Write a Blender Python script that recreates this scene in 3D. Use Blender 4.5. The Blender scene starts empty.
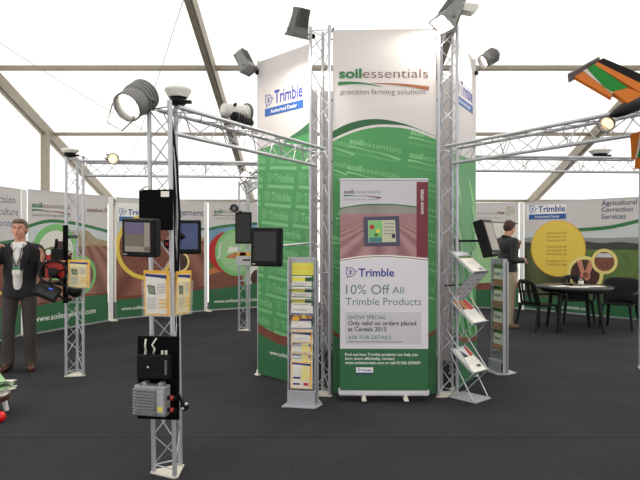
import bpy, math, random
from math import sin, cos, pi, radians, atan2, sqrt
from mathutils import Vector, Matrix, Euler
random.seed(4)
C = bpy.context.scene.collection
SC = bpy.context.scene
EYE, F, CX, HY = 1.55, 580.0, 320.0, 238.0

# ------------------------------------------------------------------ camera, daylight, exposure
cam_d = bpy.data.cameras.new('camera'); cam = bpy.data.objects.new('camera', cam_d); C.objects.link(cam)
cam_d.sensor_width = 36; cam_d.lens = F / 640 * 36; cam_d.shift_y = -2 / 640
cam.location = (0, 0, EYE); cam.rotation_euler = (pi / 2, 0, 0); cam_d.clip_end = 200
SC.camera = cam
SC.view_settings.view_transform = 'Standard'; SC.view_settings.look = 'None'
SC.view_settings.gamma = 1; SC.view_settings.use_curve_mapping = False
SC.view_settings.exposure = 0.0
W = bpy.data.worlds.new('daylight'); SC.world = W; W.use_nodes = True
bg = W.node_tree.nodes['Background']
bg.inputs['Color'].default_value = (1.0, 0.99, 0.965, 1); bg.inputs['Strength'].default_value = 2.05
sun_d = bpy.data.lights.new('sun', 'SUN'); sun_d.energy = 1.6; sun_d.angle = radians(6); sun_d.color = (1, .96, .88)
sun = bpy.data.objects.new('sun', sun_d); C.objects.link(sun); sun.rotation_euler = (radians(-28), radians(18), 0)

# ------------------------------------------------------------------ materials
def lin(c):
    c /= 255.0
    return c / 12.92 if c <= .04045 else ((c + .055) / 1.055) ** 2.4
def rgb(r, g, b): return (lin(r), lin(g), lin(b), 1)
M = {}
def mat(name, col, rough=.6, metal=0.0, emit=None, es=0.0, noise=0.0, nscale=30, bump=0.0, spec=.5, alpha=None, trans=0.0):
    m = bpy.data.materials.new(name); m.use_nodes = True
    nt = m.node_tree; p = nt.nodes['Principled BSDF']
    p.inputs['Base Color'].default_value = col; p.inputs['Roughness'].default_value = rough
    p.inputs['Metallic'].default_value = metal; p.inputs['Specular IOR Level'].default_value = spec
    if trans: p.inputs['Transmission Weight'].default_value = trans
    if alpha is not None: p.inputs['Alpha'].default_value = alpha
    if emit: p.inputs['Emission Color'].default_value = emit; p.inputs['Emission Strength'].default_value = es
    if noise or bump:
        tc = nt.nodes.new('ShaderNodeTexCoord'); nz = nt.nodes.new('ShaderNodeTexNoise')
        nz.inputs['Scale'].default_value = nscale; nz.inputs['Detail'].default_value = 5
        nt.links.new(tc.outputs['Object'], nz.inputs['Vector'])
        if noise:
            r = nt.nodes.new('ShaderNodeValToRGB')
            r.color_ramp.elements[0].position = .3; r.color_ramp.elements[1].position = .7
            r.color_ramp.elements[0].color = tuple(x * (1 - noise) for x in col[:3]) + (1,)
            r.color_ramp.elements[1].color = tuple(min(1, x * (1 + noise)) for x in col[:3]) + (1,)
            nt.links.new(nz.outputs['Fac'], r.inputs['Fac']); nt.links.new(r.outputs['Color'], p.inputs['Base Color'])
        if bump:
            b = nt.nodes.new('ShaderNodeBump'); b.inputs['Strength'].default_value = bump; b.inputs['Distance'].default_value = .01
            nt.links.new(nz.outputs['Fac'], b.inputs['Height']); nt.links.new(b.outputs['Normal'], p.inputs['Normal'])
    M[name] = m
    return m
def fabric(name, col, mixd=.45):
    m = bpy.data.materials.new(name); m.use_nodes = True; nt = m.node_tree
    nt.nodes.remove(nt.nodes['Principled BSDF']); out = nt.nodes['Material Output']
    d = nt.nodes.new('ShaderNodeBsdfDiffuse'); t = nt.nodes.new('ShaderNodeBsdfTranslucent'); x = nt.nodes.new('ShaderNodeMixShader')
    tc = nt.nodes.new('ShaderNodeTexCoord'); nz = nt.nodes.new('ShaderNodeTexNoise'); nz.inputs['Scale'].default_value = .9; nz.inputs['Detail'].default_value = 3
    r = nt.nodes.new('ShaderNodeValToRGB'); r.color_ramp.elements[0].position = .35; r.color_ramp.elements[1].position = .65
    r.color_ramp.elements[0].color = tuple(c * .95 for c in col[:3]) + (1,); r.color_ramp.elements[1].color = col
    nt.links.new(tc.outputs['Object'], nz.inputs['Vector']); nt.links.new(nz.outputs['Fac'], r.inputs['Fac'])
    nt.links.new(r.outputs['Color'], d.inputs['Color']); nt.links.new(r.outputs['Color'], t.inputs['Color'])
    x.inputs['Fac'].default_value = 1 - mixd
    nt.links.new(d.outputs[0], x.inputs[1]); nt.links.new(t.outputs[0], x.inputs[2]); nt.links.new(x.outputs[0], out.inputs['Surface'])
    M[name] = m
def furrows(name, c0, c1, u0, v0, freq):
    """ploughed field printed on a banner: rows fanning out from the point (u0, v0) of the sheet"""
    m = bpy.data.materials.new(name); m.use_nodes = True; nt = m.node_tree; p = nt.nodes['Principled BSDF']
    p.inputs['Roughness'].default_value = .6
    tc = nt.nodes.new('ShaderNodeTexCoord'); s = nt.nodes.new('ShaderNodeSeparateXYZ'); nt.links.new(tc.outputs['Object'], s.inputs[0])
    def mth(op, a, b=None):
        n = nt.nodes.new('ShaderNodeMath'); n.operation = op
        for i, v in enumerate((a, b)):
            if v is None: continue
            if isinstance(v, (int, float)): n.inputs[i].default_value = v
            else: nt.links.new(v, n.inputs[i])
        return n.outputs[0]
    nz = nt.nodes.new('ShaderNodeTexNoise'); nz.inputs['Scale'].default_value = 14; nz.inputs['Detail'].default_value = 4
    nt.links.new(tc.outputs['Object'], nz.inputs['Vector'])
    q = mth('DIVIDE', mth('SUBTRACT', s.outputs['X'], u0), mth('SUBTRACT', v0, s.outputs['Z']))
    w = mth('MULTIPLY', mth('ADD', mth('SINE', mth('MULTIPLY', q, freq)), 1.0), .5)
    w = mth('ADD', mth('MULTIPLY', w, .6), mth('MULTIPLY', nz.outputs['Fac'], .45))
    r = nt.nodes.new('ShaderNodeValToRGB'); r.color_ramp.elements[0].color = c0; r.color_ramp.elements[1].color = c1
    nt.links.new(w, r.inputs['Fac']); nt.links.new(r.outputs['Color'], p.inputs['Base Color']); M[name] = m

fabric('tent_fabric', (.90, .89, .87, 1))
mat('aluminium', rgb(196, 198, 204), .38, .75, noise=.06, nscale=60)
mat('truss_metal', rgb(190, 192, 198), .42, .55)
mat('frame_metal', rgb(150, 142, 128), .5, .25, noise=.08, nscale=8)
mat('base_white', rgb(226, 220, 206), .55)
mat('white_print', rgb(212, 207, 207), .55)
mat('bright_white', rgb(242, 242, 242), .5)
mat('offwhite', rgb(232, 230, 222), .55)
mat('print_green', rgb(74, 148, 88), .5)
mat('deep_green', rgb(48, 108, 68), .5)
mat('dark_green', rgb(34, 92, 52), .5)
mat('field_green', rgb(96, 120, 62), .6, noise=.2, nscale=6)
mat('pale_green', rgb(132, 190, 132), .5)
mat('mid_pale_green', rgb(116, 182, 124), .5)
mat('ring_green', rgb(128, 196, 120), .5)
mat('leaf_tint', rgb(160, 204, 150), .5)
mat('logo_green', rgb(46, 120, 66), .5)
mat('logo_brown', rgb(104, 66, 58), .5)
mat('logo_orange', rgb(160, 94, 58), .5)
mat('brown_stripe', rgb(120, 62, 46), .5)
mat('maroon', rgb(118, 38, 56), .5)
mat('grey_text', rgb(96, 100, 104), .5)
mat('teal_text', rgb(86, 128, 108), .5)
mat('dark_text', rgb(46, 38, 62), .5)
mat('brand_blue', rgb(40, 58, 150), .5)
mat('bar_blue', rgb(42, 92, 165), .5)
mat('navy_print', rgb(30, 40, 120), .5)
mat('slate_text', rgb(70, 84, 120), .5)
mat('ring_yellow', rgb(236, 206, 84), .5)
mat('pale_yellow', rgb(240, 224, 140), .5)
mat('amber_print', rgb(238, 178, 52), .5)
mat('text_brown', rgb(150, 96, 30), .5)
mat('sky_print', rgb(206, 212, 214), .5)
mat('blue_sky', rgb(120, 156, 190), .5, noise=.2, nscale=3)
mat('hill_print', rgb(150, 152, 156), .5)
mat('tree_print', rgb(62, 66, 60), .6, noise=.3, nscale=14)
mat('blur_trees', rgb(168, 152, 120), .6, noise=.2, nscale=9)
mat('soil_print', rgb(128, 78, 62), .6, noise=.35, nscale=22)
mat('dark_soil', rgb(74, 44, 40), .6, noise=.3, nscale=20)
mat('skin_print', rgb(206, 140, 118), .6)
mat('red_print', rgb(186, 38, 42), .5)
mat('orange_print', rgb(204, 122, 70), .5, noise=.2, nscale=8)
mat('photo_plum', rgb(168, 128, 132), .5, noise=.12, nscale=5)
mat('photo_grey', rgb(150, 146, 140), .5, noise=.15, nscale=5)
mat('panel_grey', rgb(206, 204, 212), .5)
mat('screen_print', rgb(72, 70, 96), .4)
mat('screen_cream', rgb(206, 204, 178), .4)
mat('screen_teal', rgb(60, 130, 130), .4)
furrows('furrow_plum', rgb(132, 86, 90), rgb(190, 150, 152), .42, 1.75, 9)
furrows('furrow_b', rgb(112, 70, 58), rgb(178, 130, 112), 1.1, 1.75, 12)
furrows('furrow_c', rgb(96, 52, 44), rgb(164, 108, 88), 1.05, 2.05, 12)
furrows('furrow_f', rgb(42, 50, 34), rgb(96, 100, 62), .1, 1.75, 8)
mat('black_plastic', rgb(16, 16, 18), .5, noise=.15, nscale=30, spec=.18)
mat('black_board', rgb(11, 11, 12), .85, spec=.1)
mat('rubber', rgb(18, 18, 19), .8, spec=.15)
mat('dark_grey', rgb(62, 62, 64), .5)
mat('case_grey', rgb(150, 150, 152), .4, .4, noise=.1, nscale=40)
mat('rack_grey', rgb(176, 176, 184), .45, .2)
mat('lamp_grey', rgb(130, 130, 128), .5, .2, noise=.1, nscale=25)
mat('lamp_dark', rgb(92, 94, 92), .5, .2, noise=.12, nscale=25)
mat('lamp_white', rgb(214, 212, 206), .45)
mat('lens_lit', (1, .93, .8, 1), .3, emit=(1, .93, .82, 1), es=9)
mat('lens_warm', (1, .7, .4, 1), .3, emit=(1, .62, .3, 1), es=2.2)
mat('lens_off', rgb(160, 160, 158), .15)
mat('screen_glass', rgb(88, 86, 86), .22, noise=.1, nscale=4)
mat('screen_dark', rgb(40, 42, 42), .25, spec=.3)
mat('rollup_white', rgb(226, 222, 230), .5)
mat('cream_paper', rgb(240, 226, 172), .5)
mat('screen_blue', rgb(40, 52, 84), .2, emit=rgb(40, 58, 100), es=.5, noise=.4, nscale=9)
mat('screen_violet', rgb(92, 84, 122), .3)
mat('screen_tan', rgb(108, 98, 82), .3)
mat('screen_pale', rgb(148, 140, 130), .3)
mat('orange_foam', rgb(180, 98, 26), .8, spec=.2)
mat('green_foam', rgb(6, 110, 30), .8, spec=.2)
mat('grey_tape', rgb(176, 166, 160), .5)
mat('grey_fin', rgb(96, 86, 90), .5)
mat('clear_plastic', rgb(235, 235, 235), .1, alpha=.09)
mat('paper', rgb(236, 232, 224), .6)
mat('leaflet_yellow', rgb(228, 220, 84), .5)
mat('leaflet_orange', rgb(240, 184, 60), .5)
mat('photo_food', rgb(180, 120, 70), .5, noise=.7, nscale=45)
mat('suit_black', rgb(24, 24, 27), .8, noise=.2, nscale=40)
mat('jacket_black', rgb(30, 32, 32), .7, noise=.25, nscale=20)
mat('trouser_grey', rgb(66, 60, 58), .85, noise=.15, nscale=40)
mat('khaki', rgb(168, 150, 128), .85, noise=.12, nscale=18)
mat('shirt', rgb(224, 222, 220), .7)
mat('skin', rgb(206, 150, 126), .55)
mat('hair_grey', rgb(112, 96, 82), .8, noise=.3, nscale=60)
mat('hair_brown', rgb(74, 46, 34), .8, noise=.3, nscale=60)
mat('shoe_brown', rgb(84, 48, 34), .4)
mat('shoe_tan', rgb(128, 100, 80), .6)
mat('eye_white', rgb(235, 232, 228), .3)
mat('eye_dark', rgb(40, 32, 28), .3)
mat('lip', rgb(168, 96, 86), .5)
mat('lanyard', rgb(40, 44, 50), .6)
mat('badge_green', rgb(60, 140, 84), .5)
mat('chair_green', rgb(16, 24, 22), .5, spec=.25)
mat('cloth_black', rgb(17, 18, 20), .9, noise=.2, nscale=25)
mat('table_green', rgb(40, 47, 47), .4, spec=.35)
mat('glass', rgb(225, 235, 230), .05, trans=.9)
mat('cap_red', rgb(200, 60, 50), .4)
mat('ball_red', rgb(226, 18, 22), .3)
mat('seat_tan', rgb(190, 170, 138), .6)
mat('seat_maroon', rgb(84, 34, 32), .6)
mat('knob_red', rgb(196, 34, 34), .4)
mat('connector_red', rgb(180, 40, 36), .4)
mat('cable_white', rgb(224, 222, 216), .5)
mat('led_blue', rgb(60, 90, 200), .3, emit=rgb(70, 110, 230), es=.8)

def carpet():
    m = bpy.data.materials.new('carpet'); m.use_nodes = True; nt = m.node_tree; p = nt.nodes['Principled BSDF']
    p.inputs['Roughness'].default_value = .95; p.inputs['Specular IOR Level'].default_value = .15
    tc = nt.nodes.new('ShaderNodeTexCoord')
    n1 = nt.nodes.new('ShaderNodeTexNoise'); n1.inputs['Scale'].default_value = 70; n1.inputs['Detail'].default_value = 6
    n2 = nt.nodes.new('ShaderNodeTexNoise'); n2.inputs['Scale'].default_value = 1.1; n2.inputs['Detail'].default_value = 4
    nt.links.new(tc.outputs['Object'], n1.inputs[0]); nt.links.new(tc.outputs['Object'], n2.inputs[0])
    def mth(op, a, b):
        n = nt.nodes.new('ShaderNodeMath'); n.operation = op
        for i, v in enumerate((a, b)):
            if isinstance(v, (int, float)): n.inputs[i].default_value = v
            else: nt.links.new(v, n.inputs[i])
        return n.outputs[0]
    s = nt.nodes.new('ShaderNodeSeparateXYZ'); nt.links.new(tc.outputs['Object'], s.inputs[0])
    wob = mth('MULTIPLY', n2.outputs['Fac'], .03)
    fr = mth('FRACT', mth('DIVIDE', mth('ADD', mth('SUBTRACT', s.outputs['Y'], .52), wob), 2.0), 0)
    seam = mth('LESS_THAN', fr, .006)
    f = mth('ADD', mth('MULTIPLY', n1.outputs['Fac'], .75), mth('MULTIPLY', n2.outputs['Fac'], .35))
    r = nt.nodes.new('ShaderNodeValToRGB')
    r.color_ramp.elements[0].position = .3; r.color_ramp.elements[1].position = .8
    r.color_ramp.elements[0].color = rgb(26, 26, 28); r.color_ramp.elements[1].color = rgb(66, 66, 70)
    nt.links.new(f, r.inputs['Fac'])
    mx = nt.nodes.new('ShaderNodeMix'); mx.data_type = 'RGBA'; mx.inputs['B'].default_value = rgb(20, 20, 21)
    nt.links.new(r.outputs['Color'], mx.inputs['A']); nt.links.new(seam, mx.inputs['Factor'])
    nt.links.new(mx.outputs['Result'], p.inputs['Base Color'])
    b = nt.nodes.new('ShaderNodeBump'); b.inputs['Strength'].default_value = .5; b.inputs['Distance'].default_value = .01
    nt.links.new(n1.outputs['Fac'], b.inputs['Height']); nt.links.new(b.outputs['Normal'], p.inputs['Normal'])
    M['carpet'] = m
carpet()

# ------------------------------------------------------------------ mesh builder
class MB:
    def __init__(s): s.v = []; s.f = []; s.m = []; s.sm = []
    def face(s, idx, m, smooth=False): s.f.append(tuple(idx)); s.m.append(m); s.sm.append(smooth)
    def add(s, vs, fs, m, smooth=False, T=None):
        b = len(s.v)
        for p in vs:
            p = Vector(p)
            s.v.append(tuple(T @ p) if T else tuple(p))
        for f in fs: s.face([b + i for i in f], m, smooth)
    def box(s, c, d, m, R=None):
        x, y, z = (k / 2 for k in d)
        vs = [(-x, -y, -z), (x, -y, -z), (x, y, -z), (-x, y, -z), (-x, -y, z), (x, -y, z), (x, y, z), (-x, y, z)]
        fs = [(0, 3, 2, 1), (4, 5, 6, 7), (0, 1, 5, 4), (1, 2, 6, 5), (2, 3, 7, 6), (3, 0, 4, 7)]
        T = Matrix.Translation(Vector(c))
        if R: T = T @ R.to_4x4()
        s.add(vs, fs, m, False, T); return s
    def tube(s, a, b, r, m, n=10, r2=None, cap=True):
        a = Vector(a); b = Vector(b); d = b - a
        q = d.to_track_quat('Z', 'Y').to_matrix(); r2 = r if r2 is None else r2
        vs = []; fs = []
        for p, rr in ((a, r), (b, r2)):
            for i in range(n): vs.append(p + q @ Vector((rr * cos(2 * pi * i / n), rr * sin(2 * pi * i / n), 0)))
        for i in range(n): fs.append((i, (i + 1) % n, n + (i + 1) % n, n + i))
        s.add(vs, fs, m, True)
        if cap:
            s.add(vs, [tuple(reversed(range(n))), tuple(range(n, 2 * n))], m)
        return s
    def path(s, pts, r, m, n=8):
        pts = [Vector(p) for p in pts]; vs = []; fs = []
        up = Vector((0, 0, 1))
        for k, p in enumerate(pts):
            d = (pts[min(k + 1, len(pts) - 1)] - pts[max(k - 1, 0)]).normalized()
            ref = Vector((0, 1, 0)) if abs(d.z) > .9 else up
            x = d.cross(ref).normalized(); y = d.cross(x)
            for i in range(n): vs.append(p + (x * cos(2 * pi * i / n) + y * sin(2 * pi * i / n)) * r)
        for k in range(len(pts) - 1):
            for i in range(n): fs.append((k * n + i, k * n + (i + 1) % n, (k + 1) * n + (i + 1) % n, (k + 1) * n + i))
        fs += [tuple(range(n)), tuple(reversed(range((len(pts) - 1) * n, len(pts) * n)))]
        s.add(vs, fs, m, True); return s
    def lathe(s, prof, m, o=(0, 0, 0), R=None, n=24, smooth=True, cap=True):
        """prof: (radius, height) pairs around local z"""
        vs = []; fs = []; k = len(prof)
        for r, z in prof:
            for i in range(n): vs.append((r * cos(2 * pi * i / n), r * sin(2 * pi * i / n), z))
        for j in range(k - 1):
            for i in range(n): fs.append((j * n + i, j * n + (i + 1) % n, (j + 1) * n + (i + 1) % n, (j + 1) * n + i))
        T = Matrix.Translation(Vector(o))
        if R: T = T @ R.to_4x4()
        s.add(vs, fs, m, smooth, T)
        caps = []
        if prof[0][0] > 1e-6: caps.append(tuple(reversed(range(n))))
        if prof[-1][0] > 1e-6: caps.append(tuple(range((k - 1) * n, k * n)))
        if caps and cap: s.add(vs, caps, m, False, T)
        return s
    def ell(s, c, r, m, R=None, nu=16, nv=10):
        prof = [(sin(pi * j / nv), -cos(pi * j / nv)) for j in range(nv + 1)]
        vs = []; fs = []
        for a, z in prof:
            for i in range(nu): vs.append((r[0] * a * cos(2 * pi * i / nu), r[1] * a * sin(2 * pi * i / nu), r[2] * z))
        for j in range(nv):
            for i in range(nu): fs.append((j * nu + i, j * nu + (i + 1) % nu, (j + 1) * nu + (i + 1) % nu, (j + 1) * nu + i))
        T = Matrix.Translation(Vector(c))
        if R: T = T @ R.to_4x4()
        s.add(vs, fs, m, True, T); return s
    def prism(s, pts, a, b, m, axis='y'):
        """outline pts extruded from a to b along an axis (pts in the other two)"""
        n = len(pts); mk = {'y': lambda p, t: (p[0], t, p[1]), 'z': lambda p, t: (p[0], p[1], t), 'x': lambda p, t: (t, p[0], p[1])}[axis]
        vs = [mk(p, a) for p in pts] + [mk(p, b) for p in pts]
        fs = [tuple(range(n)), tuple(reversed(range(n, 2 * n)))] + [(i, n + i, n + (i + 1) % n, (i + 1) % n) for i in range(n)]
        s.add(vs, fs, m); return s
    def slab(s, pts, d, m):
        """a 3-D polygon given thickness vector d"""
        n = len(pts); d = Vector(d)
        vs = [Vector(p) for p in pts] + [Vector(p) + d for p in pts]
        fs = [tuple(reversed(range(n))), tuple(range(n, 2 * n))] + [(i, (i + 1) % n, n + (i + 1) % n, n + i) for i in range(n)]
        s.add(vs, fs, m); return s
    def build(s, name, parent=None, bevel=0, fix=True):
        me = bpy.data.meshes.new(name); me.from_pydata(s.v, [], s.f)
        names = []
        for k in s.m:
            if k not in names: names.append(k)
        for k in names: me.materials.append(M[k])
        me.polygons.foreach_set('material_index', [names.index(k) for k in s.m])
        me.polygons.foreach_set('use_smooth', s.sm); me.update()
        o = bpy.data.objects.new(name, me); C.objects.link(o)
        if fix:
            import bmesh
            b = bmesh.new(); b.from_mesh(me); bmesh.ops.remove_doubles(b, verts=b.verts, dist=1e-6) if False else None
            bmesh.ops.recalc_face_normals(b, faces=b.faces); b.to_mesh(me); b.free()
        if parent: o.parent = parent
        if bevel:
            md = o.modifiers.new('edge', 'BEVEL'); md.width = bevel; md.segments = 2; md.limit_method = 'ANGLE'; md.angle_limit = radians(50)
        return o

def thing(name, label, cat, loc=(0, 0, 0), rot=(0, 0, 0), group=None):
    o = bpy.data.objects.new(name, None); C.objects.link(o); o.empty_display_size = .1
    o.location = loc
    if isinstance(rot, (int, float)): rot = (0, 0, rot)
    o.rotation_euler = rot
    tag(o, label, cat, group); return o
def tag(o, label, cat, group=None):
    o['label'] = label; o['category'] = cat
    if group: o['group'] = group
    o['kind'] = 'thing'
    return o
def struct(o): o['kind'] = 'structure'; return o
def P(px, py, d): return Vector(((px - CX) / F * d, d, EYE + (HY - py) / F * d))
def copy_tree(o, parent=None):
    c = o.copy(); C.objects.link(c)
    if parent: c.parent = parent
    for ch in list(o.children): copy_tree(ch, c)
    return c

# ------------------------------------------------------------------ printing: lettering and flat artwork
_tc = {}
def text_tris(s, bold=0.0):
    """triangles of a line of lettering, cap height about .7, starting at x = 0"""
    k = (s, bold)
    if k in _tc: return _tc[k]
    cu = bpy.data.curves.new('t', 'FONT'); cu.body = s; cu.size = 1; cu.offset = bold; cu.resolution_u = 3; cu.fill_mode = 'FRONT'
    ob = bpy.data.objects.new('t', cu); C.objects.link(ob); bpy.context.view_layer.update()
    me = ob.evaluated_get(bpy.context.evaluated_depsgraph_get()).to_mesh()
    me.calc_loop_triangles()
    tr = [[(me.vertices[i].co.x, me.vertices[i].co.y) for i in t.vertices] for t in me.loop_triangles]
    ob.to_mesh_clear(); bpy.data.objects.remove(ob); bpy.data.curves.remove(cu)
    xs = [p[0] for t in tr for p in t]; x0 = min(xs); w = max(xs) - x0
    tr = [[(p[0] - x0, p[1]) for p in t] for t in tr]
    _tc[k] = (tr, w); return _tc[k]
def clip(poly, x0, y0, x1, y1):
    for ax, lim, sg in ((0, x0, 1), (0, x1, -1), (1, y0, 1), (1, y1, -1)):
        out = []
        for i in range(len(poly)):
            a, b = poly[i - 1], poly[i]
            ia, ib = (a[ax] - lim) * sg >= 0, (b[ax] - lim) * sg >= 0
            if ia != ib:
                t = (lim - a[ax]) / (b[ax] - a[ax]); out.append((a[0] + t * (b[0] - a[0]), a[1] + t * (b[1] - a[1])))
            if ib: out.append(b)
        poly = out
        if len(poly) < 3: return []
    return poly
class Print:
    """artwork on a sheet in its own plane: u to the right, v up, facing local -y"""
    def __init__(s, x0, v0, x1, v1, y=0.0, eps=.0006):
        s.r = (x0, v0, x1, v1); s.y = y; s.eps = eps; s.k = 0; s.art = MB(); s.txt = MB(); s.px = None
    def _put(s, mb, poly, m, clipr=None, lift=0.0):
        poly = clip(poly, *(clipr or s.r))
        if len(poly) < 3: return
        y = s.y - s.eps * (s.k + lift); b = len(mb.v)
        mb.v += [(p[0], y, p[1]) for p in poly]; mb.face(range(b, b + len(poly)), m)
    def poly(s, pts, m):
        s.k += 1; s._put(s.art, list(pts), m)
    def strip(s, top, bot, m):
        """band between two lines of points with the same count (quads, so concave bands stay right)"""
        s.k += 1
        for i in range(len(top) - 1): s._put(s.art, [bot[i], bot[i + 1], top[i + 1], top[i]], m)
    def rect(s, u0, v0, u1, v1, m): s.poly([(u0, v0), (u1, v0), (u1, v1), (u0, v1)], m)
    def disc(s, u, v, r, m, n=40): s.poly([(u + r * cos(2 * pi * i / n), v + r * sin(2 * pi * i / n)) for i in range(n)], m)
    def ring(s, u, v, r0, r1, m, n=40, a0=0, a1=2 * pi, txt=False):
        if not txt: s.k += 1
        for i in range(n):
            a, b = a0 + (a1 - a0) * i / n, a0 + (a1 - a0) * (i + 1) / n
            s._put(s.txt if txt else s.art, [(u + r0 * cos(a), v + r0 * sin(a)), (u + r1 * cos(a), v + r1 * sin(a)), (u + r1 * cos(b), v + r1 * sin(b)), (u + r0 * cos(b), v + r0 * sin(b))], m, None, .6 if txt else 0)
    def text(s, t, u, v, w, m, bold=0.0, h=None, rot=0.0, art=False, align='l', clipr=None):
        """lettering from (u, v) on, fitted to width w (or to cap height h)"""
        tr, tw = text_tris(t, bold)
        sx = w / tw if w else h / .7
        sy = h / .7 if h else sx
        off = {'l': 0, 'c': -tw * sx / 2, 'r': -tw * sx}[align]
        c, n = cos(rot), sin(rot)
        for q in tr:
            pts = [((p[0] * sx + off), p[1] * sy) for p in q]
            s._put(s.art if art else s.txt, [(u + x * c - y * n, v + x * n + y * c) for x, y in pts], m, clipr, .6)
    def line(s, pts, w0, w1, m, txt=False):
        n = len(pts)
        for i in range(n - 1):
            a, b = Vector(pts[i]), Vector(pts[i + 1]); d = (b - a).normalized(); q = Vector((-d.y, d.x))
            wa = (w0 + (w1 - w0) * i / (n - 1)) / 2; wb = (w0 + (w1 - w0) * (i + 1) / (n - 1)) / 2
            s._put(s.txt if txt else s.art, [tuple(a - q * wa), tuple(b - q * wb), tuple(b + q * wb), tuple(a + q * wa)], m, None, .6)
    def emblem(s, u, v, r, m):
        """round globe mark with curved meridians and three little arrows"""
        s.ring(u, v, r * .66, r * .78, m, 28, txt=True)
        for dx in (-.34, .34): s.ring(u + r * dx * 2.1, v, r * .74, r * .83, m, 12, pi - .62 if dx > 0 else -.62, pi + .62 if dx > 0 else .62, txt=True)
        for dy in (-.3, .3): s.ring(u, v + r * dy * 3, r * .72, r * .81, m, 12, (pi / 2 if dy < 0 else 3 * pi / 2) - .62, (pi / 2 if dy < 0 else 3 * pi / 2) + .62, txt=True)
        for a in (.1, 2.3, 4.2):
            d = Vector((cos(a), sin(a))); q = Vector((-d.y, d.x)); o = Vector((u, v))
            s._put(s.txt, [tuple(o + d * r * 1.12), tuple(o + d * r * .86 + q * r * .2), tuple(o + d * r * .86 - q * r * .2)], m, None, .6)
    def brand(s, u, v, w, m='brand_blue', bar='bar_blue', sub=True, subm='bright_white', h=None):
        """emblem, bold name and the bar below it, w wide in all, v the baseline of the name"""
        s.emblem(u + w * .1, v + w * .085, w * .125, m)
        s.text('Trimble', u + w * .26, v, w * .72, m, .022, h=h)
        if sub:
            s.rect(u, v - w * .19, u + w, v - w * .055, bar)
            s.text('Authorised Dealer', u + w * .16, v - w * .15, w * .68, subm, .006)
    def soil(s, u, v, w, g='logo_green', b='logo_brown', t='grey_text', sw1='logo_green', sw2='logo_orange', sub=True, rot=0.0, art=False, subt='precision farming solutions'):
        """two-tone word mark, swoosh and strapline"""
        c, n = cos(rot), sin(rot); T = lambda x, y: (u + x * c - y * n, v + x * n + y * c)
        p = T(0, 0); s.text('soil', p[0], p[1], w * .255, g, .035, h=w * .105, rot=rot, art=art)
        p = T(w * .268, 0); s.text('essentials', p[0], p[1], w * .732, b, -.008, h=w * .105, rot=rot, art=art)
        s.line([T(w * (-.01 + .5 * i / 10), w * (-.055 - .05 * ((i - 3) / 7) ** 2 + (.0))) for i in range(11)], w * .04, w * .004, sw1)
        s.line([T(w * (.36 + .65 * i / 10), w * (-.062 - .06 * (i / 10) ** 2)) for i in range(11)], w * .004, w * .042, sw2)
        if sub:
            p = T(w * .02, -w * .185); s.text(subt, p[0], p[1], w * .95, t, -.004, rot=rot, art=art)
    def finish(s, root, sheet, lettering=True):
        """adds the artwork to the sheet builder and the lettering as a part"""
        b = len(sheet.v); sheet.v += s.art.v
        for f, m in zip(s.art.f, s.art.m): sheet.face([b + i for i in f], m)
        if not lettering:
            b = len(sheet.v); sheet.v += s.txt.v
            for f, m in zip(s.txt.f, s.txt.m): sheet.face([b + i for i in f], m)

class Pix:
    """where a line of sight through the photo meets a banner standing from A to B (plan)"""
    def __init__(s, A, B):
        s.A = Vector(A); s.B = Vector(B); s.L = (s.B - s.A).length; s.e = (s.B - s.A) / s.L
    def __call__(s, px, py):
        k = (px - CX) / F     # x = k y
        t = (k * s.A.y - s.A.x) / (s.e.x - k * s.e.y)
        d = s.A.y + t * s.e.y
        return (t, EYE + (HY - py) / F * d)
    def many(s, pts): return [s(*p) for p in pts]

def banner(name, label, A, B, z0, z1, design, group=None, base='white_print', extra=None, thick=.006):
    pix = Pix(A, B); e = pix.e
    root = thing(name, label, 'banner', (A[0], A[1], 0), atan2(e.y, e.x), group)
    sh = MB(); sh.box((pix.L / 2, thick / 2 + .0005, (z0 + z1) / 2), (pix.L, thick, z1 - z0), base)
    pr = Print(0, z0, pix.L, z1); pr.px = pix
    design(pr, pix, pix.L)
    pr.finish(root, sh)
    so = sh.build('sheet', root, fix=False)
    if pr.txt.f: pr.txt.build('lettering', so, fix=False)
    if extra: extra(root, pix.L)
    return root

# ------------------------------------------------------------------ the tent
XL, XR, YB, YF, ZE, YR = -5.05, 8.45, 14.0, -3.0, 2.5, 5.5
SL = .32
ZR = ZE + (YB - YR) * SL
def roofz(y): return ZE + (YB - y) * SL if y >= YR else ZE + (y - YF) * SL
mb = MB(); mb.box(((XL + XR) / 2, (YB + YF) / 2, -.05), (XR - XL, YB - YF, .1), 'carpet'); struct(mb.build('floor'))
def sheet_plane(name, pts, m='tent_fabric', sub=1):
    mb = MB(); mb.add(pts, [tuple(range(len(pts)))], m); return struct(mb.build(name, fix=False))
mb = MB(); mb.add([(XL, YB, ZE), (XR, YB, ZE), (XR, YR, ZR), (XL, YR, ZR), (XL, YF, ZE), (XR, YF, ZE)], [(0, 1, 2, 3), (3, 2, 5, 4)], 'tent_fabric'); struct(mb.build('ceiling', fix=False))
sheet_plane('wall_back', [(XL, YB, 0), (XR, YB, 0), (XR, YB, ZE), (XL, YB, ZE)])
sheet_plane('wall_front', [(XL, YF, 0), (XR, YF, 0), (XR, YF, ZE), (XL, YF, ZE)])
for nm, x in (('wall_left', XL), ('wall_right', XR)):
    sheet_plane(nm, [(x, YF, 0), (x, YB, 0), (x, YB, ZE), (x, YR, ZR), (x, YF, ZE)])
nt_ = [0]
def trim(build):
    nt_[0] += 1; mb = MB(); build(mb); return struct(mb.build('trim_%d' % nt_[0], bevel=.008))
RX = (-4.97, -1.62, 1.74, 5.04, 8.36)
th = math.atan(SL)
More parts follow.
